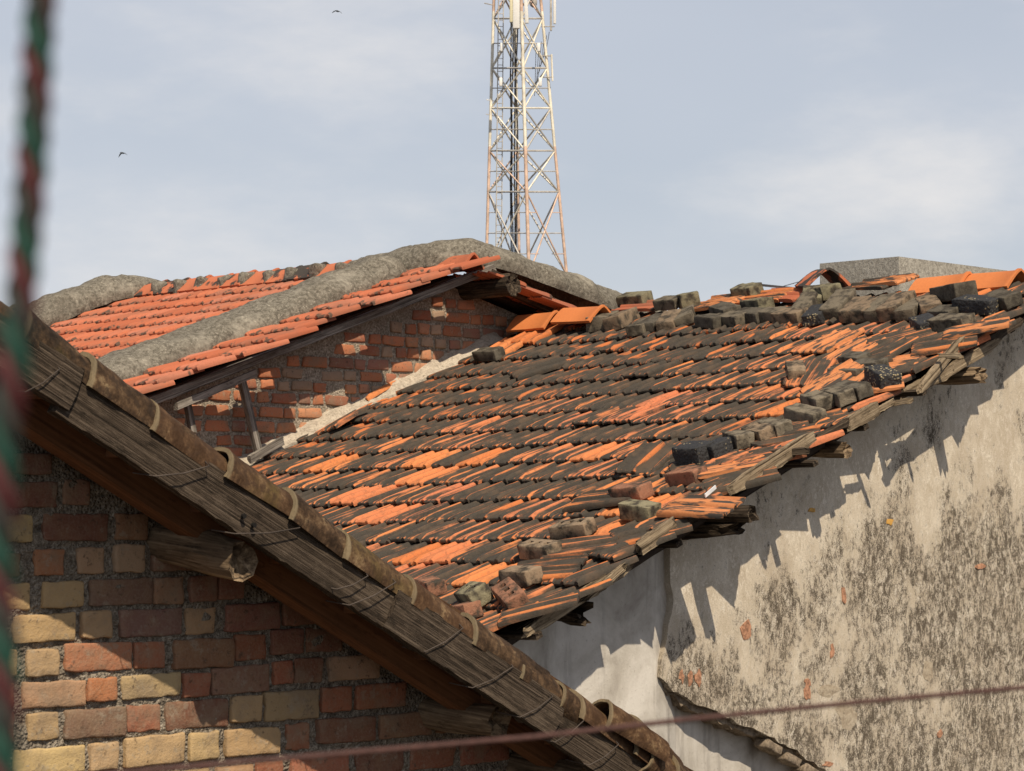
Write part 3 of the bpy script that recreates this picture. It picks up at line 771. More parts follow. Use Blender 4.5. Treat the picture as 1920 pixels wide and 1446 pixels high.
for a in [(1690, 690, -60, 2, 4, .05, FRESH_T[1], True), (1660, 730, -55, 4, -3, .05, FRESH_T[2], True), (1520, 700, 20, -4, 8, .06, None, False), (1640, 690, -50, -5, 3, .06, None, False),
          (1420, 905, -45, 2, 3, .045, None, False), (1395, 880, -40, 5, -4, .05, FRESH_T[0], True), (1550, 800, -45, 3, 4, .04, None, False), (1500, 822, -45, 3, 2, .04, None, True),
          (1160, 940, -75, 0, 0, .06, None, False), (1350, 868, -50, 2, 0, .045, None, False), (1250, 1000, -40, 3, 5, .04, None, False), (1120, 1030, -62, 2, 0, .05, None, False),
          (1050, 1075, -70, 2, 4, .05, None, False), (1010, 1140, -50, 0, -6, .05, None, False), (1720, 640, -40, 2, 6, .05, None, False), (1800, 650, -60, 3, 2, .06, None, False),
          (1860, 620, -60, 2, -4, .08, FRESH_T[0], False), (1470, 860, -48, 3, 2, .04, None, False), (1220, 860, 12, -3, 10, .05, None, False), (1010, 690, -30, 2, 4, .05, None, False), (950, 650, 10, 0, 4, .05, None, False),
          (640, 790, 8, 0, -14, .06, None, False), (700, 738, 6, 0, -12, .05, None, False), (1660, 660, -10, -3, 0, .06, None, False), (1600, 660, -6, -3, 2, .05, FRESH_T[1], False),
          (1575, 720, -20, -8, 20, .08, FRESH_T[0], False), (1010, 625, 0, 0, 5, .06, None, False), (1560, 640, -4, 0, 0, .045, FRESH_T[2], False)]:
    loose_tile(*a)
# ridge caps
def ridge_cap_mesh(mat, L=0.42, w=0.15, hgt=0.12, seed=0, collar=True):
    V, F = [], []; prof = []
    for k in range(11):
        t = -1 + 2 * k / 10; prof.append((t * w, hgt * (1 - abs(t) ** 1.35)))
    m = len(prof); xs = [(0, 1.10), (.03, 1.10), (.045, 1.0), (L * .5, 1.0), (L, .97)] if collar else [(0, 1.0), (L * .5, 1), (L, 1.0)]
    for lay in range(2):
        for x, k in xs:
            for (y, z) in prof: V.append(Vector((x, y * (k - .10 * lay), z * (k - .0 * lay) - .016 * lay + .003 * nz((x * 8, y * 9, seed), 1, seed))))
    nx = len(xs); b = nx * m
    for i in range(nx - 1):
        for j in range(m - 1):
            F.append((i * m + j, i * m + j + 1, (i + 1) * m + j + 1, (i + 1) * m + j)); F.append((b + i * m + j, b + (i + 1) * m + j, b + (i + 1) * m + j + 1, b + i * m + j + 1))
    for j in range(m - 1):
        F.append((j, b + j, b + j + 1, j + 1)); e = (nx - 1) * m; F.append((e + j, e + j + 1, b + e + j + 1, b + e + j))
    for i in range(nx - 1):
        F.append((i * m, (i + 1) * m, b + (i + 1) * m, b + i * m)); F.append((i * m + m - 1, b + i * m + m - 1, b + (i + 1) * m + m - 1, (i + 1) * m + m - 1))
    return mesh(V, F, mat, 45)
CAPN = ridge_cap_mesh(M_NEW); CAPS = ridge_cap_mesh(M_STR, .33, .165, .125, 3)
def cap(px, py, X, me, parent, name='ridge_tile', tilt=0, yaw=0, roll=0, dz=0):
    r = ray(px, py); p = r * (X / r.x)           # the pixel's point on the ridge line's vertical plane
    M = basis(Vector((0, 1, 0)), Vector((-1, 0, 0)), Vector((0, 0, 1)), p + Vector((0, 0, dz))) @ Matrix.Rotation(R(yaw), 4, 'Z') @ Matrix.Rotation(R(tilt), 4, 'Y') @ Matrix.Rotation(R(roll), 4, 'X')
    return link(name, me, parent, M)
for (px, py, me, ti, ya, ro) in [(1820, 545, CAPN, 1, 2, 0), (1915, 540, CAPN, -1, -3, 0)]:
    cap(px, py, RX - .02, me, proof, tilt=ti, yaw=ya, roll=ro)
cap(1046, 614, 13.10, CAPN, proof, roll=-4); cap(1132, 604, 13.12, CAPN, proof, tilt=-2)
def chunk(px, py, h, size, rot, mat, col, label, cat='brick', group=None, name='loose_brick', holes=False, seed=None, X=None):
    sd = seed if seed is not None else px * .37 + py * .11
    L, Wd, Hh = size
    if holes:
        V, F = boxgrid(L / 2, Wd / 2, Hh / 2, .008, (7, 3, 2), .003, 22, sd, .06)
        # sunk perforations in the top face
        out = []; pits = []
        for f in F:
            c = sum((V[i] for i in f), Vector()) / 4
            if all(V[i].z > Hh * .40 for i in f) and abs(c.y) < Wd * .2 and (abs(c.x) < .012 or abs(abs(c.x) - 2 * (L - .016) / 7) < .013): pits.append(f)
            else: out.append(f)
        for f in pits:
            cen = sum((V[i] for i in f), Vector()) / 4
            b = len(V); V += [V[i] + Vector((0, 0, -Hh * .55)) + (cen - V[i]) * .15 for i in f]
            out += [(f[k], f[(k + 1) % 4], b + (k + 1) % 4, b + k) for k in range(4)] + [(b, b + 1, b + 2, b + 3)]
        F = out
    else:
        V, F = boxgrid(L / 2, Wd / 2, Hh / 2, .006, (6, 3, 3), .0055, 22, sd, .13)
    p = pxroof(px, py, h)
    yaw, pit, rol = rot
    M = basis(RU, ty, RU.cross(ty), p) @ Matrix.Rotation(R(yaw), 4, 'Z') @ Matrix.Rotation(R(pit), 4, 'Y') @ Matrix.Rotation(R(rol), 4, 'X')
    o = link(name, mesh(V, F, mat, 45), None, M); o.color = (*col, 1)
    return tag(o, label, cat, group)
GRY, MUD, RBR, OLV, DRK = (0.20, 0.17, 0.125), (0.27, 0.20, 0.135), (0.30, 0.145, 0.09), (0.25, 0.225, 0.145), (0.13, 0.115, 0.09)
S1 = (.245, .115, .082); S2 = (.215, .115, .085); S3 = (.165, .11, .08)
gv = 'loose bricks weighing down the near verge'; gr = 'loose bricks piled along the ridge'
VB = [ # px, py, height, size, (yaw,pitch,roll), material, colour, label, holes
 (1013, 1031, .075, S1, (84, 0, 2), M_LB, MUD, 'brown perforated brick on the verge, lower left of the other perforated one', True),
 (1074, 992, .080, S1, (96, 3, 0), M_LB, MUD, 'brown brick with three open holes on top, left of the bright orange tile', True),
 (977, 1080, .070, S1, (80, 4, 6), M_LB, MUD, 'rough brown brick just above the reddish perforated brick near the eave', False),
 (957, 1117, .075, S1, (60, -6, -14), M_LB, RBR, 'reddish perforated brick tilted at the bottom of the verge', True),
 (888, 1117, .080, (.20, .12, .10), (70, 8, -12), M_LB, OLV, 'mossy grey hollow block chunk beside the reddish perforated brick', True),
 (872, 1146, .070, S3, (80, 10, 10), M_LB, RBR, 'red brick stump half hidden behind the barrel tiles', False),
 (808, 1100, .060, S3, (70, 0, 10), M_LB, RBR, 'small red brick piece peeping over the barrel tiles', False),
 (1183, 923, .075, S1, (86, 4, 4), M_LB, RBR, 'dark red brick directly above the greenish grey brick', False),
 (1200, 958, .085, (.23, .105, .09), (84, -4, 6), M_LB, OLV, 'greenish grey brick touching the left end of the bright orange tile', False),
 (1288, 893, .070, S1, (84, 6, 2), M_LB, RBR, 'brown brick under the black tarred block', False),
 (1303, 852, .095, (.20, .16, .12), (86, 0, 3), M_TAR, DRK, 'large black tarred block with pebbles stuck on its top', False),
 (1346, 845, .085, (.10, .16, .11), (84, 2, 0), M_TAR, DRK, 'short black tarred block right beside the large pebbled one', False),
 (1386, 824, .080, S2, (60, 4, 8), M_LB, GRY, 'round edged grey brick next to the short black tarred block', False),
 (1424, 812, .080, S2, (66, 2, -4), M_LB, MUD, 'yellowish stained brick, middle of the three rounded ones above the tarred blocks', False),
 (1452, 802, .080, S2, (70, 0, 2), M_LB, GRY, 'pale grey rounded brick, rightmost of three above the tarred blocks', False),
 (1510, 778, .075, S1, (80, -8, 4), M_LB, GRY, 'grey brick at the lower left end of the four brick cluster on the verge', False),
 (1532, 752, .085, (.22, .12, .08), (62, 0, 5), M_LB, GRY, 'large grey brick second from the lower end of the verge cluster', False),
 (1572, 742, .085, S1, (60, 2, 0), M_LB, GRY, 'grey brick third in the verge cluster, left of the squared one', False),
 (1597, 732, .085, S1, (76, 0, 0), M_LB, DRK, 'squared dark brick at the upper right end of the verge cluster', False),
 (1590, 703, .085, (.23, .12, .09), (84, -3, 8), M_LB, DRK, 'blackened brick left of the pebble crusted brick', False),
 (1630, 688, .085, S1, (80, 3, 2), M_LB, DRK, 'dark brick behind and above the pebble crusted brick', False),
 (1655, 708, .090, (.22, .14, .10), (60, -8, 12), M_TAR, DRK, 'tilted black brick crusted with yellow pebbles on orange tiles', False),
 (1604, 676, .070, S1, (66, 4, 0), M_LB, DRK, 'dark brick topmost of the pile beside the pebble crusted brick', False),
 (1492, 697, .085, S2, (40, -4, 12), M_LB, MUD, 'brown round ended brick lodged under a raised tile', False),
 (917, 664, .070, S1, (88, 0, 0), M_LB, DRK, 'single dark brick on the far left of the roof near the brick gable', False),
]
for (px, py, h, sz, rot, mat, col, lab, ho) in VB: chunk(px, py, h, sz, rot, mat, col, lab, 'brick', gv, holes=ho)
RB = [
 (1130, 603, 0.065, (.24, .14, .12), (20, 6, 8), GRY, 'rounded grey rubble brick at the far left end of the ridge pile'),
 (1165, 600, 0.065, (.24, .13, .11), (10, 4, -8), MUD, 'pale rough brick second from the left end of the ridge pile'),
 (1190, 561, 0.1, (.23, .11, .09), (88, 0, 0), OLV, 'upright squared pale brick standing alone on the skyline at the ridge, leftmost'),
 (1205, 612, 0.065, S1, (14, 4, 0), GRY, 'dark brick under the third place of the ridge pile, pointing up the slope'),
 (1228, 606, 0.065, S1, (10, 2, 4), DRK, 'dark ended brick in the ridge pile below the low skyline brick'),
 (1256, 568, 0.1, (.19, .11, .085), (86, 0, 2), GRY, 'low grey brick on the skyline left of the rounded lump'),
 (1291, 563, 0.1, (.15, .12, .11), (50, 8, 4), OLV, 'rounded lumpy brick on the skyline between two tiles'),
 (1255, 602, 0.065, S1, (24, -4, 2), MUD, 'brick below the rounded skyline lump, end facing down the slope'),
 (1285, 594, 0.065, S1, (34, 0, -10), GRY, 'slanting grey brick in the ridge pile below orange tile ends'),
 (1335, 602, 0.065, (.22, .12, .085), (70, 0, 10), DRK, 'dark round nosed brick lying lowest in the ridge pile, left of the paired bricks'),
 (1372, 598, 0.065, S1, (72, 0, 0), GRY, 'left one of a close pair of bricks low in the ridge pile'),
 (1408, 592, 0.065, S1, (76, 0, 0), DRK, 'right one of a close pair of bricks low in the ridge pile'),
 (1455, 590, 0.065, S1, (80, 0, 3), GRY, 'brick right of the close pair, beside the squared lowest brick'),
 (1482, 593, 0.065, (.21, .11, .085), (84, 0, 0), MUD, 'squared brown brick lowest in the middle of the ridge pile'),
 (1420, 571, 0.085, S2, (70, 6, 8), OLV, 'pale cracked brick above the close pair in the ridge pile'),
 (1401, 547, 0.1, (.17, .12, .10), (84, 0, 0), OLV, 'squared pale brick on the skyline left of the metal bracket'),
 (1360, 583, 0.085, S1, (60, 0, 0), DRK, 'sooty brick lying behind the round nosed one'),
 (1508, 575, 0.085, (.26, .11, .08), (14, -10, 0), GRY, 'slab like brick leaning up the slope left of the yellow lichen brick'),
 (1524, 556, 0.1, S2, (30, -8, 10), OLV, 'brick leaning beneath the tipped red ridge tile'),
 (1548, 548, 0.1, (.20, .13, .10), (60, 6, 4), OLV, 'brick with yellow lichen under the tipped red ridge tile'),
 (1532, 590, 0.065, S1, (20, 0, 0), DRK, 'dark tarry brick right of the squared lowest brick'),
 (1572, 572, 0.085, (.30, .12, .10), (12, -6, 4), GRY, 'longest grey brick leaning up the slope left of the stepped slabs'),
 (1605, 580, 0.065, (.26, .11, .09), (10, -3, 0), MUD, 'first stepped slab brick from the left with black lower end'),
 (1628, 580, 0.065, (.26, .11, .09), (8, -2, 2), MUD, 'second stepped slab brick with black lower end'),
 (1655, 577, 0.065, (.27, .12, .09), (10, -4, 0), GRY, 'third stepped slab brick, in front of the orange ridge caps'),
 (1682, 574, 0.085, (.27, .12, .10), (6, -3, -2), MUD, 'fourth stepped slab brick, broadest top, left of the orange ridge caps'),
 (1708, 580, 0.065, S1, (14, 0, 0), GRY, 'narrow brick wedged after the stepped slabs'),
 (1742, 574, 0.065, S1, (40, 0, 4), MUD, 'slanting brown brick below the joint of the orange ridge caps'),
 (1788, 548, 0.1, (.27, .14, .11), (66, 10, 10), DRK, 'big dark brick with white lichen leaning on the orange ridge caps'),
 (1772, 588, 0.065, S3, (80, 0, 0), DRK, 'short black brick end under the big lichen brick'),
 (1835, 572, 0.085, (.26, .13, .10), (84, -4, 6), DRK, 'tarred dark brick below the big lichen brick at the right end'),
 (1878, 562, 0.085, S2, (70, 0, 0), DRK, 'brick at the right end of the pile under the open ridge cap'),
 (1735, 608, 0.065, S2, (50, 0, 0), GRY, 'left brick of the lower right pair below the tarred brick'),
 (1785, 607, 0.065, (.24, .12, .10), (84, 0, 2), GRY, 'right brick of the lower right pair, long dark face'),
]
for (px, py, h, sz, rot, col, lab) in RB:
    tarry = 'tarr' in lab; sz = (sz[0] * 1.18, sz[1] * 1.22, sz[2] * .98); col = tuple(x * .8 for x in col)
    chunk(px, py, h, sz, rot, M_TAR if tarry else M_LB, col, lab, 'brick', gr)
# tiles standing on the ridge skyline and the tipped ridge tile
for (px, py, yaw, pit, rol, h, me) in [(1205, 574, 88, 0, 4, .07, RED_T[0]), (1330, 574, 86, 6, 6, .07, FRESH_T[0]), (1352, 566, 80, 4, -4, .07, FRESH_T[1]), (1440, 556, 88, 2, 0, .07, SOOT_T[2]), (1470, 553, 84, 0, 0, .07, RED_T[2]),
                                   (1662, 528, 84, 4, 6, .07, FRESH_T[2]), (1640, 533, 80, 2, 4, .07, SOOT_T[3])]:
    loose_tile(px, py, yaw, pit, rol, h, me, name='loose_tile')
cap(1555, 543, RX - .1, CAPS, proof, tilt=-6, yaw=-36, roll=0, dz=.02)
# wood of the verge
def wood(px0, py0, px1, py1, Y0, Y1, w, t, mat, seed, name, parent=ph, tap=(1, 1), split=.03, up=None):
    a = onY(px0, py0, Y0); b = onY(px1, py1, Y1); M, L = frame(a, b, up or Vector((0, 0, 1)))
    V, F = plank(L, w, t, 18, 0.006, seed, tap[0], tap[1], split); return link(name, mesh(V, F, mat, 45), parent, M)
wood(985, 1188, 1182, 1058, 8.03, 8.03, .06, .025, M_PALE, 1, 'verge_lath', tap=(.5, .6))
wood(1196, 1030, 1262, 985, 8.02, 8.02, .075, .03, M_PALE, 2, 'verge_lath')
wood(1372, 918, 1524, 818, 8.0, 8.0, .075, .03, M_PALE, 3, 'verge_lath', tap=(.6, .7))
wood(1588, 797, 1642, 766, 8.02, 8.02, .075, .03, M_PALE, 4, 'verge_lath')
wood(1727, 727, 1804, 636, 7.99, 8.06, .05, .03, M_PALE, 5, 'broken_lath', tap=(.7, .5), split=.05)
wood(1735, 722, 1872, 638, 8.05, 8.05, .06, .035, M_PALE, 6, 'broken_lath', tap=(.5, .5), split=.06)
wood(1760, 667, 1802, 668, 8.0, 7.85, .022, .02, M_PALE, 7, 'broken_lath')
wood(1640, 772, 1672, 755, 8.05, 8.02, .03, .02, M_PALE, 8, 'broken_lath')
wood(1105, 1118, 1172, 1060, 8.0, 8.0, .035, .02, M_PALE, 21, 'broken_lath', tap=(.3, .8), split=.05)
wood(1530, 822, 1590, 790, 8.05, 8.0, .03, .02, M_DARKW, 22, 'broken_lath')
wood(1450, 850, 1515, 846, 8.1, 7.9, .03, .025, M_DARKW, 23, 'broken_lath')
wood(1655, 760, 1700, 752, 8.1, 7.95, .028, .02, M_PALE, 24, 'broken_lath', split=.05)
wood(1700, 735, 1780, 690, 8.12, 8.05, .05, .025, M_PALE, 25, 'broken_lath', split=.05)
wood(1830, 655, 1915, 600, 8.1, 8.06, .05, .025, M_BOARD, 26, 'verge_lath')
wood(1290, 975, 1370, 925, 8.1, 8.1, .05, .025, M_BOARD, 27, 'verge_lath')
# verge rafter running up under the tiles
M, L = frame(Vector((EX + .1, 8.24, rz(EX + .1) - .10)), Vector((RX + .1, 8.24, rz(RX + .1) - .10))); V, F = plank(L, .055, .05, 40, .004, 11)
link('verge_rafter', mesh(V, F, M_DARKW, 45), ph, M)
for k, X in enumerate([8.35 + i * .55 for i in range(9)]):       # batten ends poking out under the tiles
    M, L = frame(Vector((X, 8.02 + random.uniform(-.07, .08), rz(X) - .06)), Vector((X, 8.6, rz(X) - .06)), RU); V, F = plank(L, .045, .03, 8, .003, k)
    link('batten', mesh(V, F, M_DARKW, 45), ph, M)
# purlin logs through the wall
def purlin(px, py, r, seed, mat, h=-.13, rag=.04, rough=.012):
    tip = pxroof(px, py, h); root = Vector((tip.x + .03, PW_ + .15, tip.z - .0))
    M, L = frame(root, tip); V, F = splinter_log(L, r * 1.1, r, 16, 14, seed, rough, rag); link('purlin', mesh(V, F, mat, 40), ph, M)
purlin(1588, 844, .048, 1.0, M_LOG); purlin(1412, 958, .045, 3.0, M_DARKW, -.06); purlin(1390, 993, .045, 5.0, M_DARKW, -.16, .10, .02)
purlin(1095, 1152, .055, 7.0, M_DARKW, -.13, .20, .03); purlin(1838, 698, .052, 9.0, M_LOG, -.14, .08)
V, F = plank(.12, .02, .006, 4, .0, 2); a = onY(1322, 930, 8.02); b = onY(1345, 922, 8.06); M, L = frame(a, b + Vector((.12, 0, .1)))
link('white_bracket', mesh(V, F, m_plain('white_paint', (.65, .66, .68), .6, .1)), ph, M)

# ================================================================== BRICK HOUSE (behind, red tiles, mortar copings)
BX, BZ, BS = 12.50, 1.86, 0.352
def bz(X): return BZ - BS * (BX - X) if X < BX else BZ - .24 * (X - BX)
bh = thing('brick_house', 'red brick gable house behind with red tiles and grey rounded mortar copings', 'house', (12.5, 15.0, GZ))
BW, BV, BF = 12.93, 12.50, 17.0
rg = [(7.4, GZ), (17.6, GZ), (17.6, bz(17.6) - .16), (BX, BZ - .16), (7.4, bz(7.4) - .16)]
bwall = link('wall', merge([prism(rg, BW, BF)], M_MORT2), bh)
BRM = []
for i in range(7):
    V, F = boxgrid(.5, .5, .5, .10, (3, 1, 2), .10, 1.8, i * 5.3, .12); BRM.append(mesh(V, F, M_BRK, 50))
reds = [(0.40, 0.14, 0.07), (0.46, 0.17, 0.085), (0.34, 0.12, 0.07), (0.50, 0.215, 0.11), (0.30, 0.135, 0.095), (0.43, 0.19, 0.11), (0.38, 0.26, 0.18)]
z = -.25; odd = 0
while z < BZ - .2:
    X = 8.6 + random.uniform(-.1, .1); hgt = .072 * random.uniform(.93, 1.07)
    while X < 14.6:
        L = random.choice([.22, .22, .105, .105, .12, .19]) * random.uniform(.92, 1.05); xm = X + L / 2
        top = min(bz(X), bz(X + L)) - .19; low = rz(xm) + .02 if xm < RX else rz(2 * RX - xm) + .02
        if z + hgt < top and z + hgt > low and random.random() < .97:
            c = random.choice(reds); v = random.uniform(.8, 1.15)
            dz = random.uniform(-.006, .006)
            M = Matrix.Translation((xm, BW + .035 + random.uniform(-.008, .006), z + hgt / 2 + dz)) @ Matrix.Rotation(R(random.uniform(-2, 2)), 4, 'Y') @ Matrix.Diagonal((L, .1, hgt, 1))
            o = link('brick', random.choice(BRM), bwall, M); o.color = (c[0] * v, c[1] * v, c[2] * v, 1)
        X += L + random.uniform(.018, .045)
    z += hgt + random.uniform(.020, .034)
# flashing: pale mortar fillet where the plaster house's roof meets the wall
V, F = [], []
n = 70
for i in range(n + 1):
    X = 9.9 + (13.0 - 9.9) * i / n; zt = rz(X) + .045 + .03 * nz((X, 0, 0), 5, 2) + .02 * nz((X, 0, 0), 17, 4)
    w = .10 + .05 * nz((X, 1, 0), 4, 3) + .02 * nz((X, 0, 0), 21, 4)
    for (y, zz) in ((BW + .01, zt + .055), (BW - .025, zt + .045), (BW - w * .7, zt + .01), (BW - w - .02, rz(X) + .03), (BW - w - .02, rz(X) - .05)):
        V.append(Vector((X, y + .006 * nz((X, y, zz), 30, 1), zz + .008 * nz((X, y, zz), 24, 6))))
for i in range(n):
    for j in range(4): F.append((i * 5 + j, i * 5 + j + 1, (i + 1) * 5 + j + 1, (i + 1) * 5 + j))
link('mortar_flashing', mesh(V, F, M_FLASH, 60), bh)
# roof
V = [Vector((7.2, BV + .33, bz(7.2) - .085)), Vector((BX, BV + .33, BZ - .085)), Vector((BX, BF + .1, BZ - .085)), Vector((7.2, BF + .1, bz(7.2) - .085)), Vector((17.8, BV + .33, bz(17.8) - .085)), Vector((17.8, BF + .1, bz(17.8) - .085))]
V += [p + Vector((0, 0, -.03)) for p in V]
broof = link('roof', mesh(V, [(0, 1, 2, 3), (1, 4, 5, 2), (9, 8, 7, 6), (8, 11, 10, 7), (0, 6, 7, 1), (1, 7, 10, 4), (3, 2, 8, 9), (2, 5, 11, 8), (0, 3, 9, 6), (4, 10, 11, 5)], M_DECK), bh)
BN = Vector((-BS, 0, 1)).normalized(); BU = Vector((1, 0, BS)).normalized()
bt = (BU * math.cos(LIFT) - BN * math.sin(LIFT)).normalized(); btz = bt.cross(ty)
cosb = math.cos(math.atan(BS)); extra = []
for r_ in range(15):
    stag = random.uniform(-.05, .05); last = r_
    for cidx in range(19):
        Y = BV + TW * (cidx + .5) + stag * (cidx > 1) + random.uniform(-.004, .004)
        X = BX - .07 - (r_ + 1) * EXP * cosb - .012 * (Y - BV)
        near = cidx < 1
        p = Vector((X, Y - (random.choice([-.02, .0, .05, .12, .16]) if near else 0), bz(X))) + BN * (.03 + random.uniform(-.003, .004) + (.012 if near else 0))
        M = basis(bt, ty, btz, p) @ Matrix.Rotation(R(random.uniform(-1.2, 1.2) + (random.uniform(-5, 3) if near else 0)), 4, 'Z') @ Matrix.Rotation(R(random.uniform(-1, 1)), 4, 'X')
        me = random.choice(RED_T)
        if r_ < 13: link('tile', me, broof, M)
        else: extra.append((me, M))
o = link('far_tiles', merge([([M @ v.co for v in me.vertices], [tuple(p.vertices) for p in me.polygons]) for me, M in extra], M_RED, 40), broof); o['kind'] = 'stuff'
bt2 = Vector((-1, 0, .24 - .09)).normalized(); btz2 = bt2.cross(Vector((0, -1, 0)))
for r_ in range(8):           # right slope: the verge tiles that show
    for cidx in range(3):
        Y = BV + TW * (cidx + .5); X = BX + .07 + (r_ + 1) * EXP * cosb
        p = Vector((X, Y - random.uniform(0, .04), bz(X))) + Vector((.24, 0, 1)).normalized() * .03 - Vector((0, 0, .10))
        link('tile', random.choice(RED_T), broof, basis(bt2, Vector((0, -1, 0)), btz2, p))
# copings: rounded mortar rolls
def coping(path, ry, rzv, mat, seed, name, parent):
    V, F = [], []; seg = 16; pts = []
    for i in range(len(path) - 1):
        a, b = Vector(path[i]), Vector(path[i + 1]); k = max(2, int((b - a).length / .035))
        pts += [a.lerp(b, j / k) for j in range(k)]
    pts.append(Vector(path[-1]))
    for _ in range(10): pts = [pts[0]] + [(pts[i - 1] + pts[i] * 2 + pts[i + 1]) / 4 for i in range(1, len(pts) - 1)] + [pts[-1]]
    n = len(pts)
    for i, p in enumerate(pts):
        t = (pts[min(i + 1, n - 1)] - pts[max(i - 1, 0)]).normalized(); nn = Vector((0, 1, 0)).cross(t) * -1
        nn = nn if nn.z > 0 else -nn; sv = Vector((0, 0, 1)).cross(t); sv.normalize(); nn = t.cross(sv); nn = nn if nn.z > 0 else -nn
        e = min(1, math.sqrt(max(0, 1 - (1 - min(i, n - 1 - i) / 5) ** 2))) if min(i, n - 1 - i) < 5 else 1
        for k in range(seg + 1):
            a = R(-15) + R(210) * k / seg
            q = sv * (math.cos(a) * ry * e) + nn * math.sin(a) * rzv * e
            w = p + q
            w += q.normalized() * (.030 * fb(w, 4, seed, 3) + .006 * fb(w, 26, seed + 3, 2)) if q.length > .001 else Vector()
            V.append(w)
    for i in range(n - 1):
        for k in range(seg):
            w = seg + 1; F.append((i * w + k, i * w + k + 1, (i + 1) * w + k + 1, (i + 1) * w + k))
    return link(name, mesh(V, F, mat, 70), parent)
coping([(8.0, 13.32, bz(8.0) + .02), (10.2, 13.32, bz(10.2) + .02), (12.30, 13.30, bz(12.30) + .03)], .25, .165, M_CON, 1.0, 'mortar_coping', bh)
coping([(12.42, 13.98, BZ - .06), (12.44, 13.5, BZ - .045), (12.48, 13.1, BZ + .01), (12.62, 12.92, BZ + .05), (13.0, 12.90, BZ - .0), (14.0, 12.90, BZ - .19), (16.8, 12.90, BZ - .78)], .20, .165, M_CON, 4.0, 'mortar_coping', bh)
coping([(7.6, 16.95, bz(7.6)), (10.0, 16.95, bz(10.0) + .02), (12.2, 16.95, BZ + .0), (12.6, 16.95, BZ + .03), (13.2, 16.95, bz(13.2)), (17.0, 16.95, bz(17.0))], .22, .17, M_CON, 8.0, 'mortar_coping', bh)
# ridge tiles bedded in mortar
for k in range(10):
    Y = 13.75 + k * .30
    link('ridge_tile', CAPS, broof, basis(Vector((0, 1, 0)), Vector((-1, 0, 0)), Vector((0, 0, 1)), Vector((BX, Y, BZ - .015 + random.uniform(-.006, .006)))) @ Matrix.Rotation(R(random.uniform(-3, 3)), 4, 'Z'))
    V, F = boxgrid(.155, .05, .075, .03, (4, 2, 3), .03, 9, k * 3.1)
    link('mortar_bed', mesh(V, F, M_CON, 60), broof, Matrix.Translation((BX, Y, BZ + .015)))
link('ridge_tile', ridge_cap_mesh(M_RED, .34, .10, .10, 5), broof, basis(Vector((0, 1, 0)), Vector((-1, 0, 0)), Vector((0, 0, 1)), Vector((BX - .04, 12.60, BZ - .045))))
# timber at the gable
def beam(a, b, w, t, mat, seed, name, seg=24, tap=(1, 1)):
    M, L = frame(a, b); V, F = plank(L, w, t, seg, .004, seed, tap[0], tap[1], .02); return link(name, mesh(V, F, mat, 45), bh, M)
beam(Vector((9.0, BV + .16, bz(9.0) - .095)), Vector((12.72, BV + .16, bz(12.5) - .03)), .055, .05, M_GREYW, 3, 'barge_rafter', 40)
beam(Vector((12.66, BV + .16, BZ - .10)), Vector((17.5, BV + .16, bz(17.5) - .15)), .12, .05, M_DARKW, 5, 'barge_rafter', 40)
beam(onY(452, 708, 12.78), onY(484, 846, 12.78), .045, .045, M_GREYW, 7, 'strut', 10)
beam(onY(350, 752, 12.74), onY(362, 812, 12.74), .04, .04, M_GREYW, 9, 'strut', 6)
beam(onY(330, 762, 12.62), onY(478, 700, 12.62), .045, .04, M_GREYW, 10, 'brace', 10)
M, L = frame(Vector((12.68, 13.2, BZ - .16)), Vector((12.68, 12.40, BZ - .16))); V, F = splinter_log(L, .085, .085, 18, 14, 3.0, .02, .05); link('ridge_beam', mesh(V, F, M_DARKW, 40), bh, M)
M, L = frame(Vector((12.95, 13.1, BZ - .40)), Vector((13.7, 12.72, BZ - .42))); V, F = splinter_log(L, .07, .06, 14, 12, 5.0, .02, .05); link('purlin', mesh(V, F, M_LOG, 40), bh, M)
beam(onY(468, 862, 12.70), onY(530, 826, 12.80), .05, .03, M_GREYW, 13, 'fallen_lath', 8)

# ================================================================== things beyond
def tank():
    c = atdepth(1685, 481, 21.0); t = thing('concrete_tank', 'plain grey concrete box rising behind the ridge on the right', 'tank', (c.x, c.y, GZ))
    x0, y0, zt = c.x, c.y, c.z; L, Wd = 1.9, .88
    V, F = box(x0, x0 + L, y0, y0 + Wd, GZ, zt - .10)
    link('body', mesh(V, F, M_CON2), t)
    V, F = [], []
    parts = [box(x0, x0 + L, y0, y0 + .11, zt - .10, zt), box(x0, x0 + L, y0 + Wd - .11, y0 + Wd, zt - .10, zt), box(x0, x0 + .11, y0 + .11, y0 + Wd - .11, zt - .10, zt), box(x0 + L - .11, x0 + L, y0 + .11, y0 + Wd - .11, zt - .10, zt)]
    link('rim', merge(parts, M_CON2), t)
tank()
# antenna bracket on the ridge
br = thing('metal_bracket', 'dark flat bar on a short post standing on the ridge skyline', 'bracket', tuple(atdepth(1460, 556, 17.2)))
MG = m_plain('dull_metal', (.10, .10, .105), .6, .2)
def stick(a, b, w, h, mat, name, parent):
    M, L = frame(a, b); V, F = plank(L, h, w, 4, 0.0, 1); return link(name, mesh(V, F, mat), parent, M)
stick(atdepth(1430, 535, 17.2), atdepth(1490, 541, 17.0), .03, .018, MG, 'bar', br)
stick(atdepth(1459, 538, 17.1), atdepth(1459, 556, 17.1), .025, .025, MG, 'post', br)
# overhead line
a = atdepth(1000, 570, 40); b = atdepth(1500, 528, 36)
V, F = tube([a.lerp(b, i / 12) + Vector((0, 0, -.25 * (1 - (2 * i / 12 - 1) ** 2))) for i in range(13)], .006, 5)
tag(link('overhead_line', mesh(V, F, m_plain('black_cable', (.08, .08, .085)))), 'thin overhead line crossing the sky just above the ridge', 'cable')

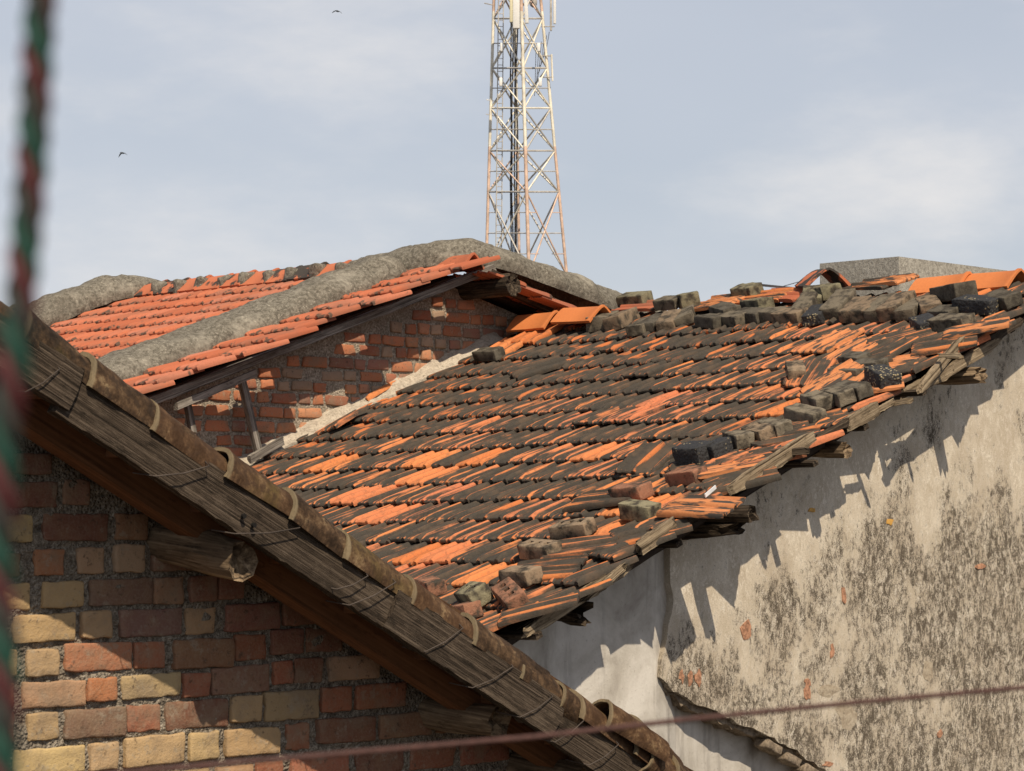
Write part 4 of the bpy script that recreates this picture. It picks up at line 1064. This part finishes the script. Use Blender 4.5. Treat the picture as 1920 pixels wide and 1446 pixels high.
# lattice tower
TD = 85.0
tw = thing('telecom_tower', 'tall lattice telecom tower in faded red and white bands', 'tower', tuple(cam2w(.5, TD, GZ)))
M_TW = m_plain('faded_white_steel', (.74, .69, .57), .6, .2, 3); M_TR = m_plain('faded_red_steel', (.60, .43, .33), .6, .25, 3); M_TWH = m_plain('antenna_white', (.80, .79, .75), .5, .05); M_TCR = m_plain('antenna_cream', (.72, .66, .45), .5, .05)
M_TG = m_plain('galvanised_steel', (.46, .43, .38), .6, .25, 3); M_CAB = m_plain('black_feeder_cable', (.03, .03, .033), .6)
hw = .0
def lg(xa, xb, ddep):           # leg given by its picture column at rows 0 and 520
    def f(y, xa=xa, xb=xb, ddep=ddep):
        k = y / 520.0; sp = ddep * (0.62 + 0.38 * k)
        return atdepth(xa + (xb - xa) * k, y, TD + sp)
    return f
LEG = {'l': lg(926, 911, 0), 'f': lg(977, 992, -1.6), 'r': lg(1014, 1063, 0), 'k': lg(965, 974, 1.6)}
def bar(a, b, r, mat, name, seg=5):
    V, F = tube([a, b], r, seg); return link(name, mesh(V, F, mat, 60), tw)
def band(y): return M_TR if (y > 275 or y < 22) else M_TW
for k, f in LEG.items():
    for (ya, yb) in [(-160, 22), (22, 275), (275, 560), (560, 1300)]:
        bar(f(ya), f(yb), .065 if k == 'f' else .055, band((ya + yb) / 2), 'leg', 8)
ys = [-120, -40, 35, 128, 203, 283, 360, 515, 690]
pairs = [('l', 'f'), ('f', 'r'), ('k', 'l'), ('r', 'k')]
for i, y in enumerate(ys):
    for (p, q) in pairs:
        bar(LEG[p](y), LEG[q](y), .035, M_TG if y not in (515, 203) else M_TW, 'horizontal')
        if i < len(ys) - 1:
            y2 = ys[i + 1]; mt = band((y + y2) / 2)
            if random.random() < .35: mt = M_TG
            bar(LEG[p](y), LEG[q](y2), .032, mt, 'brace'); bar(LEG[q](y), LEG[p](y2), .032, M_TW if (y > 200 and random.random() < .6) else mt, 'brace')
            ym = (y + y2) / 2; bar(LEG[p](ym), LEG[q](ym), .022, M_TG, 'tie')
            if y2 - y > 100:
                for fr in (.25, .75):
                    yy = y + (y2 - y) * fr; A, B = LEG[p](yy), LEG[q](yy); bar(A, A.lerp(B, .28), .018, mt, 'tie'); bar(B, B.lerp(A, .28), .018, mt, 'tie')
for k, dx in enumerate([-6, -3, 2, 5]):
    V, F = tube([atdepth(964 + dx + 3 * nz((y * .01, dx, 0), 1, k), y, TD + .3) for y in range(-140, 640, 40)], .028, 5); link('feeder_cable', mesh(V, F, M_CAB, 60), tw)
for xa, xb in ((936, 928), (945, 939)):
    bar(atdepth(xa, -140, TD - .4), atdepth(xb, 640, TD - .4), .02, M_TG, 'ladder_rail')
for i in range(62):
    y = -130 + i * 12; k = y / 520; xa = 936 - 8 * k; xb = 945 - 6 * k
    if y < 560: bar(atdepth(xa, y, TD - .4), atdepth(xb, y, TD - .4), .013, M_TG, 'rung', 4)
def panel(px, py0, py1, wpx, dep, mat, name='panel_antenna', dpt=.12, lean=0):
    a = atdepth(px + lean, py0, dep); b = atdepth(px, py1, dep); w = wpx * dep / FPX
    M, L = frame(b, a, Vector((s_, c_, 0))); V, F = boxgrid(L / 2, w / 2, dpt / 2, .02, (1, 1, 1)); V = [v + Vector((L / 2, 0, 0)) for v in V]
    return link(name, mesh(V, F, mat, 40), tw, M)
panel(968, -70, 54, 13, TD - 2.0, M_TWH, dpt=.2); panel(959, -60, 42, 7, TD - 2.0, M_TCR); panel(988, -60, 44, 7, TD - 1.9, M_TWH, lean=-6); panel(1040, -60, 45, 5, TD - .2, M_TWH); panel(1033, -70, 58, 4, TD - .1, M_TG)
for (px, py) in ((941, 89), (1010, 89), (939, 154), (1013, 154)): panel(px, py - 8, py + 8, 6, TD - 1.2, M_TWH, 'radio_unit', .15)
for (y, x0, x1) in ((50, 1015, 1040), (105, 1015, 1036), (145, 1018, 1038)): bar(atdepth(x0, y, TD), atdepth(x1, y, TD - .2), .02, M_TG, 'side_arm')
bar(atdepth(1034, 102, TD - .2), atdepth(1036, 152, TD - .2), .035, M_TW, 'side_pole'); bar(atdepth(912, 187, TD), atdepth(928, 190, TD), .02, M_TWH, 'lightning_arm'); bar(atdepth(908, 6, TD), atdepth(925, 10, TD), .02, M_TG, 'lightning_arm'); bar(atdepth(911, 214, TD), atdepth(927, 218, TD), .014, M_TG, 'lightning_arm')
V, F = [], []
for i in range(7):
    a = i / 6 * R(60)
    for k in range(18): t = 2 * math.pi * k / 18; V.append(Vector((math.cos(t) * math.sin(a) * .26, -math.cos(a) * .18, math.sin(t) * math.sin(a) * .26)))
for i in range(6):
    for k in range(18): F.append((i * 18 + k, i * 18 + (k + 1) % 18, (i + 1) * 18 + (k + 1) % 18, (i + 1) * 18 + k))
link('dish', mesh(V, F, M_TG, 60), tw, Matrix.Translation(atdepth(996, 4, TD + .8)))
for k in range(6):         # slack jumper cables
    a = atdepth(1030 - 5 * k, 60 + 6 * k, TD); b = atdepth(1012 - k * 2, 110 + 14 * k, TD)
    V, F = tube([a.lerp(b, t / 8) + Vector((0, 0, -.35 * math.sin(math.pi * t / 8))) for t in range(9)], .015, 4); link('jumper_cable', mesh(V, F, M_CAB, 60), tw)

# birds
def bird(px, py, D, roll, wing, label):
    p = atdepth(px, py, D); t = thing('bird', label, 'bird', tuple(p), 'birds in the sky')
    mt = bpy.data.materials.get('dark_plumage') or m_plain('dark_plumage', (.05, .055, .06), .8)
    x = Vector((c_, -s_, 0)); y = Vector((s_, c_, 0)); zv = Vector((0, 0, 1))
    pts = [(-.16, .006), (-.10, .022), (-.02, .042), (.06, .040), (.11, .028), (.14, .026), (.17, .006)]
    V, F = tube([p + (x * .55 + y * .85).normalized() * a for a, _ in pts], [r for _, r in pts], 8); link('body', mesh(V, F, mt, 60), t)
    for sgn, ang in ((-1, wing[0]), (1, wing[1])):
        e = x * sgn; V = []
        for f, ch in ((0, .10), (.45, .11), (1, .02)):
            q = p + e * (.26 * f * math.cos(R(ang))) + zv * (.26 * f * math.sin(R(ang)) + .05 * math.sin(math.pi * f)); fw = (x * .55 + y * .85).normalized()
            V += [q + fw * ch * .5, q - fw * ch * .5, q - fw * ch * .5 - zv * .006, q + fw * ch * .5 - zv * .006]
        F = [(a + i, a + (i + 1) % 4, a + 4 + (i + 1) % 4, a + 4 + i) for a in (0, 4) for i in range(4)] + [(8, 9, 10, 11)]
        link('wing', mesh(V, F, mt), t)
bird(229, 287, 110, 0, (-50, -22), 'small dark bird with drooping wings in the sky at left')
bird(632, 21, 110, 0, (-20, -25), 'small dark bird gliding high near the top edge, left of the tower')

# ================================================================== close to the camera, out of focus
rope = thing('twisted_cord', 'out of focus twisted red and green cord hanging at the left edge', 'cord', tuple(atdepth(40, 700, .42)))
path_px = [(78, -60), (72, 60), (66, 180), (60, 300), (52, 400), (44, 500), (36, 600), (24, 700), (8, 800), (2, 900), (-6, 1000), (-4, 1100), (6, 1200), (8, 1320), (6, 1500)]
M_RR = m_plain('red_cord', (.085, .020, .022), .6, .2, 300); M_RG = m_plain('green_cord', (.012, .06, .042), .6, .2, 300); M_RK = m_plain('dark_cord', (.03, .035, .03), .6, .2, 300)
def spl(t):
    n = len(path_px) - 1; u = t * n; i = min(int(u), n - 1); f = u - i
    a, b = path_px[i], path_px[i + 1]; return a[0] + (b[0] - a[0]) * f, a[1] + (b[1] - a[1]) * f
for nm, mt, ph0 in (('red_strand', M_RR, 0), ('green_strand', M_RG, 2 * math.pi / 3), ('dark_strand', M_RK, 4 * math.pi / 3)):
    pts = []
    for i in range(260):
        x, y = spl(i / 259); a = ph0 + y / 190 * 2 * math.pi
        p = atdepth(x, y, .42); pts.append(p + cam2w(math.cos(a) * .0017, math.sin(a) * .0017, 0))
    V, F = tube(pts, .0014, 8); link(nm, mesh(V, F, mt, 60), rope)
pts = [(-60, 1482), (300, 1443), (700, 1408), (1000, 1382), (1300, 1348), (1600, 1318), (1980, 1284)]
V, F = tube([atdepth(x, y, 1.25 + .25 * (x / 1920)) for x, y in pts], .0016, 10)
tag(link('rusty_wire', mesh(V, F, m_plain('rust_wire', (.075, .036, .03), .7, .3, 200), 60)), 'blurred rusty wire stretched across the bottom of the view', 'wire')
if RM:
    o = link('far_tiles', merge(RM, M_SOOT, 40), proof); o['kind'] = 'stuff'
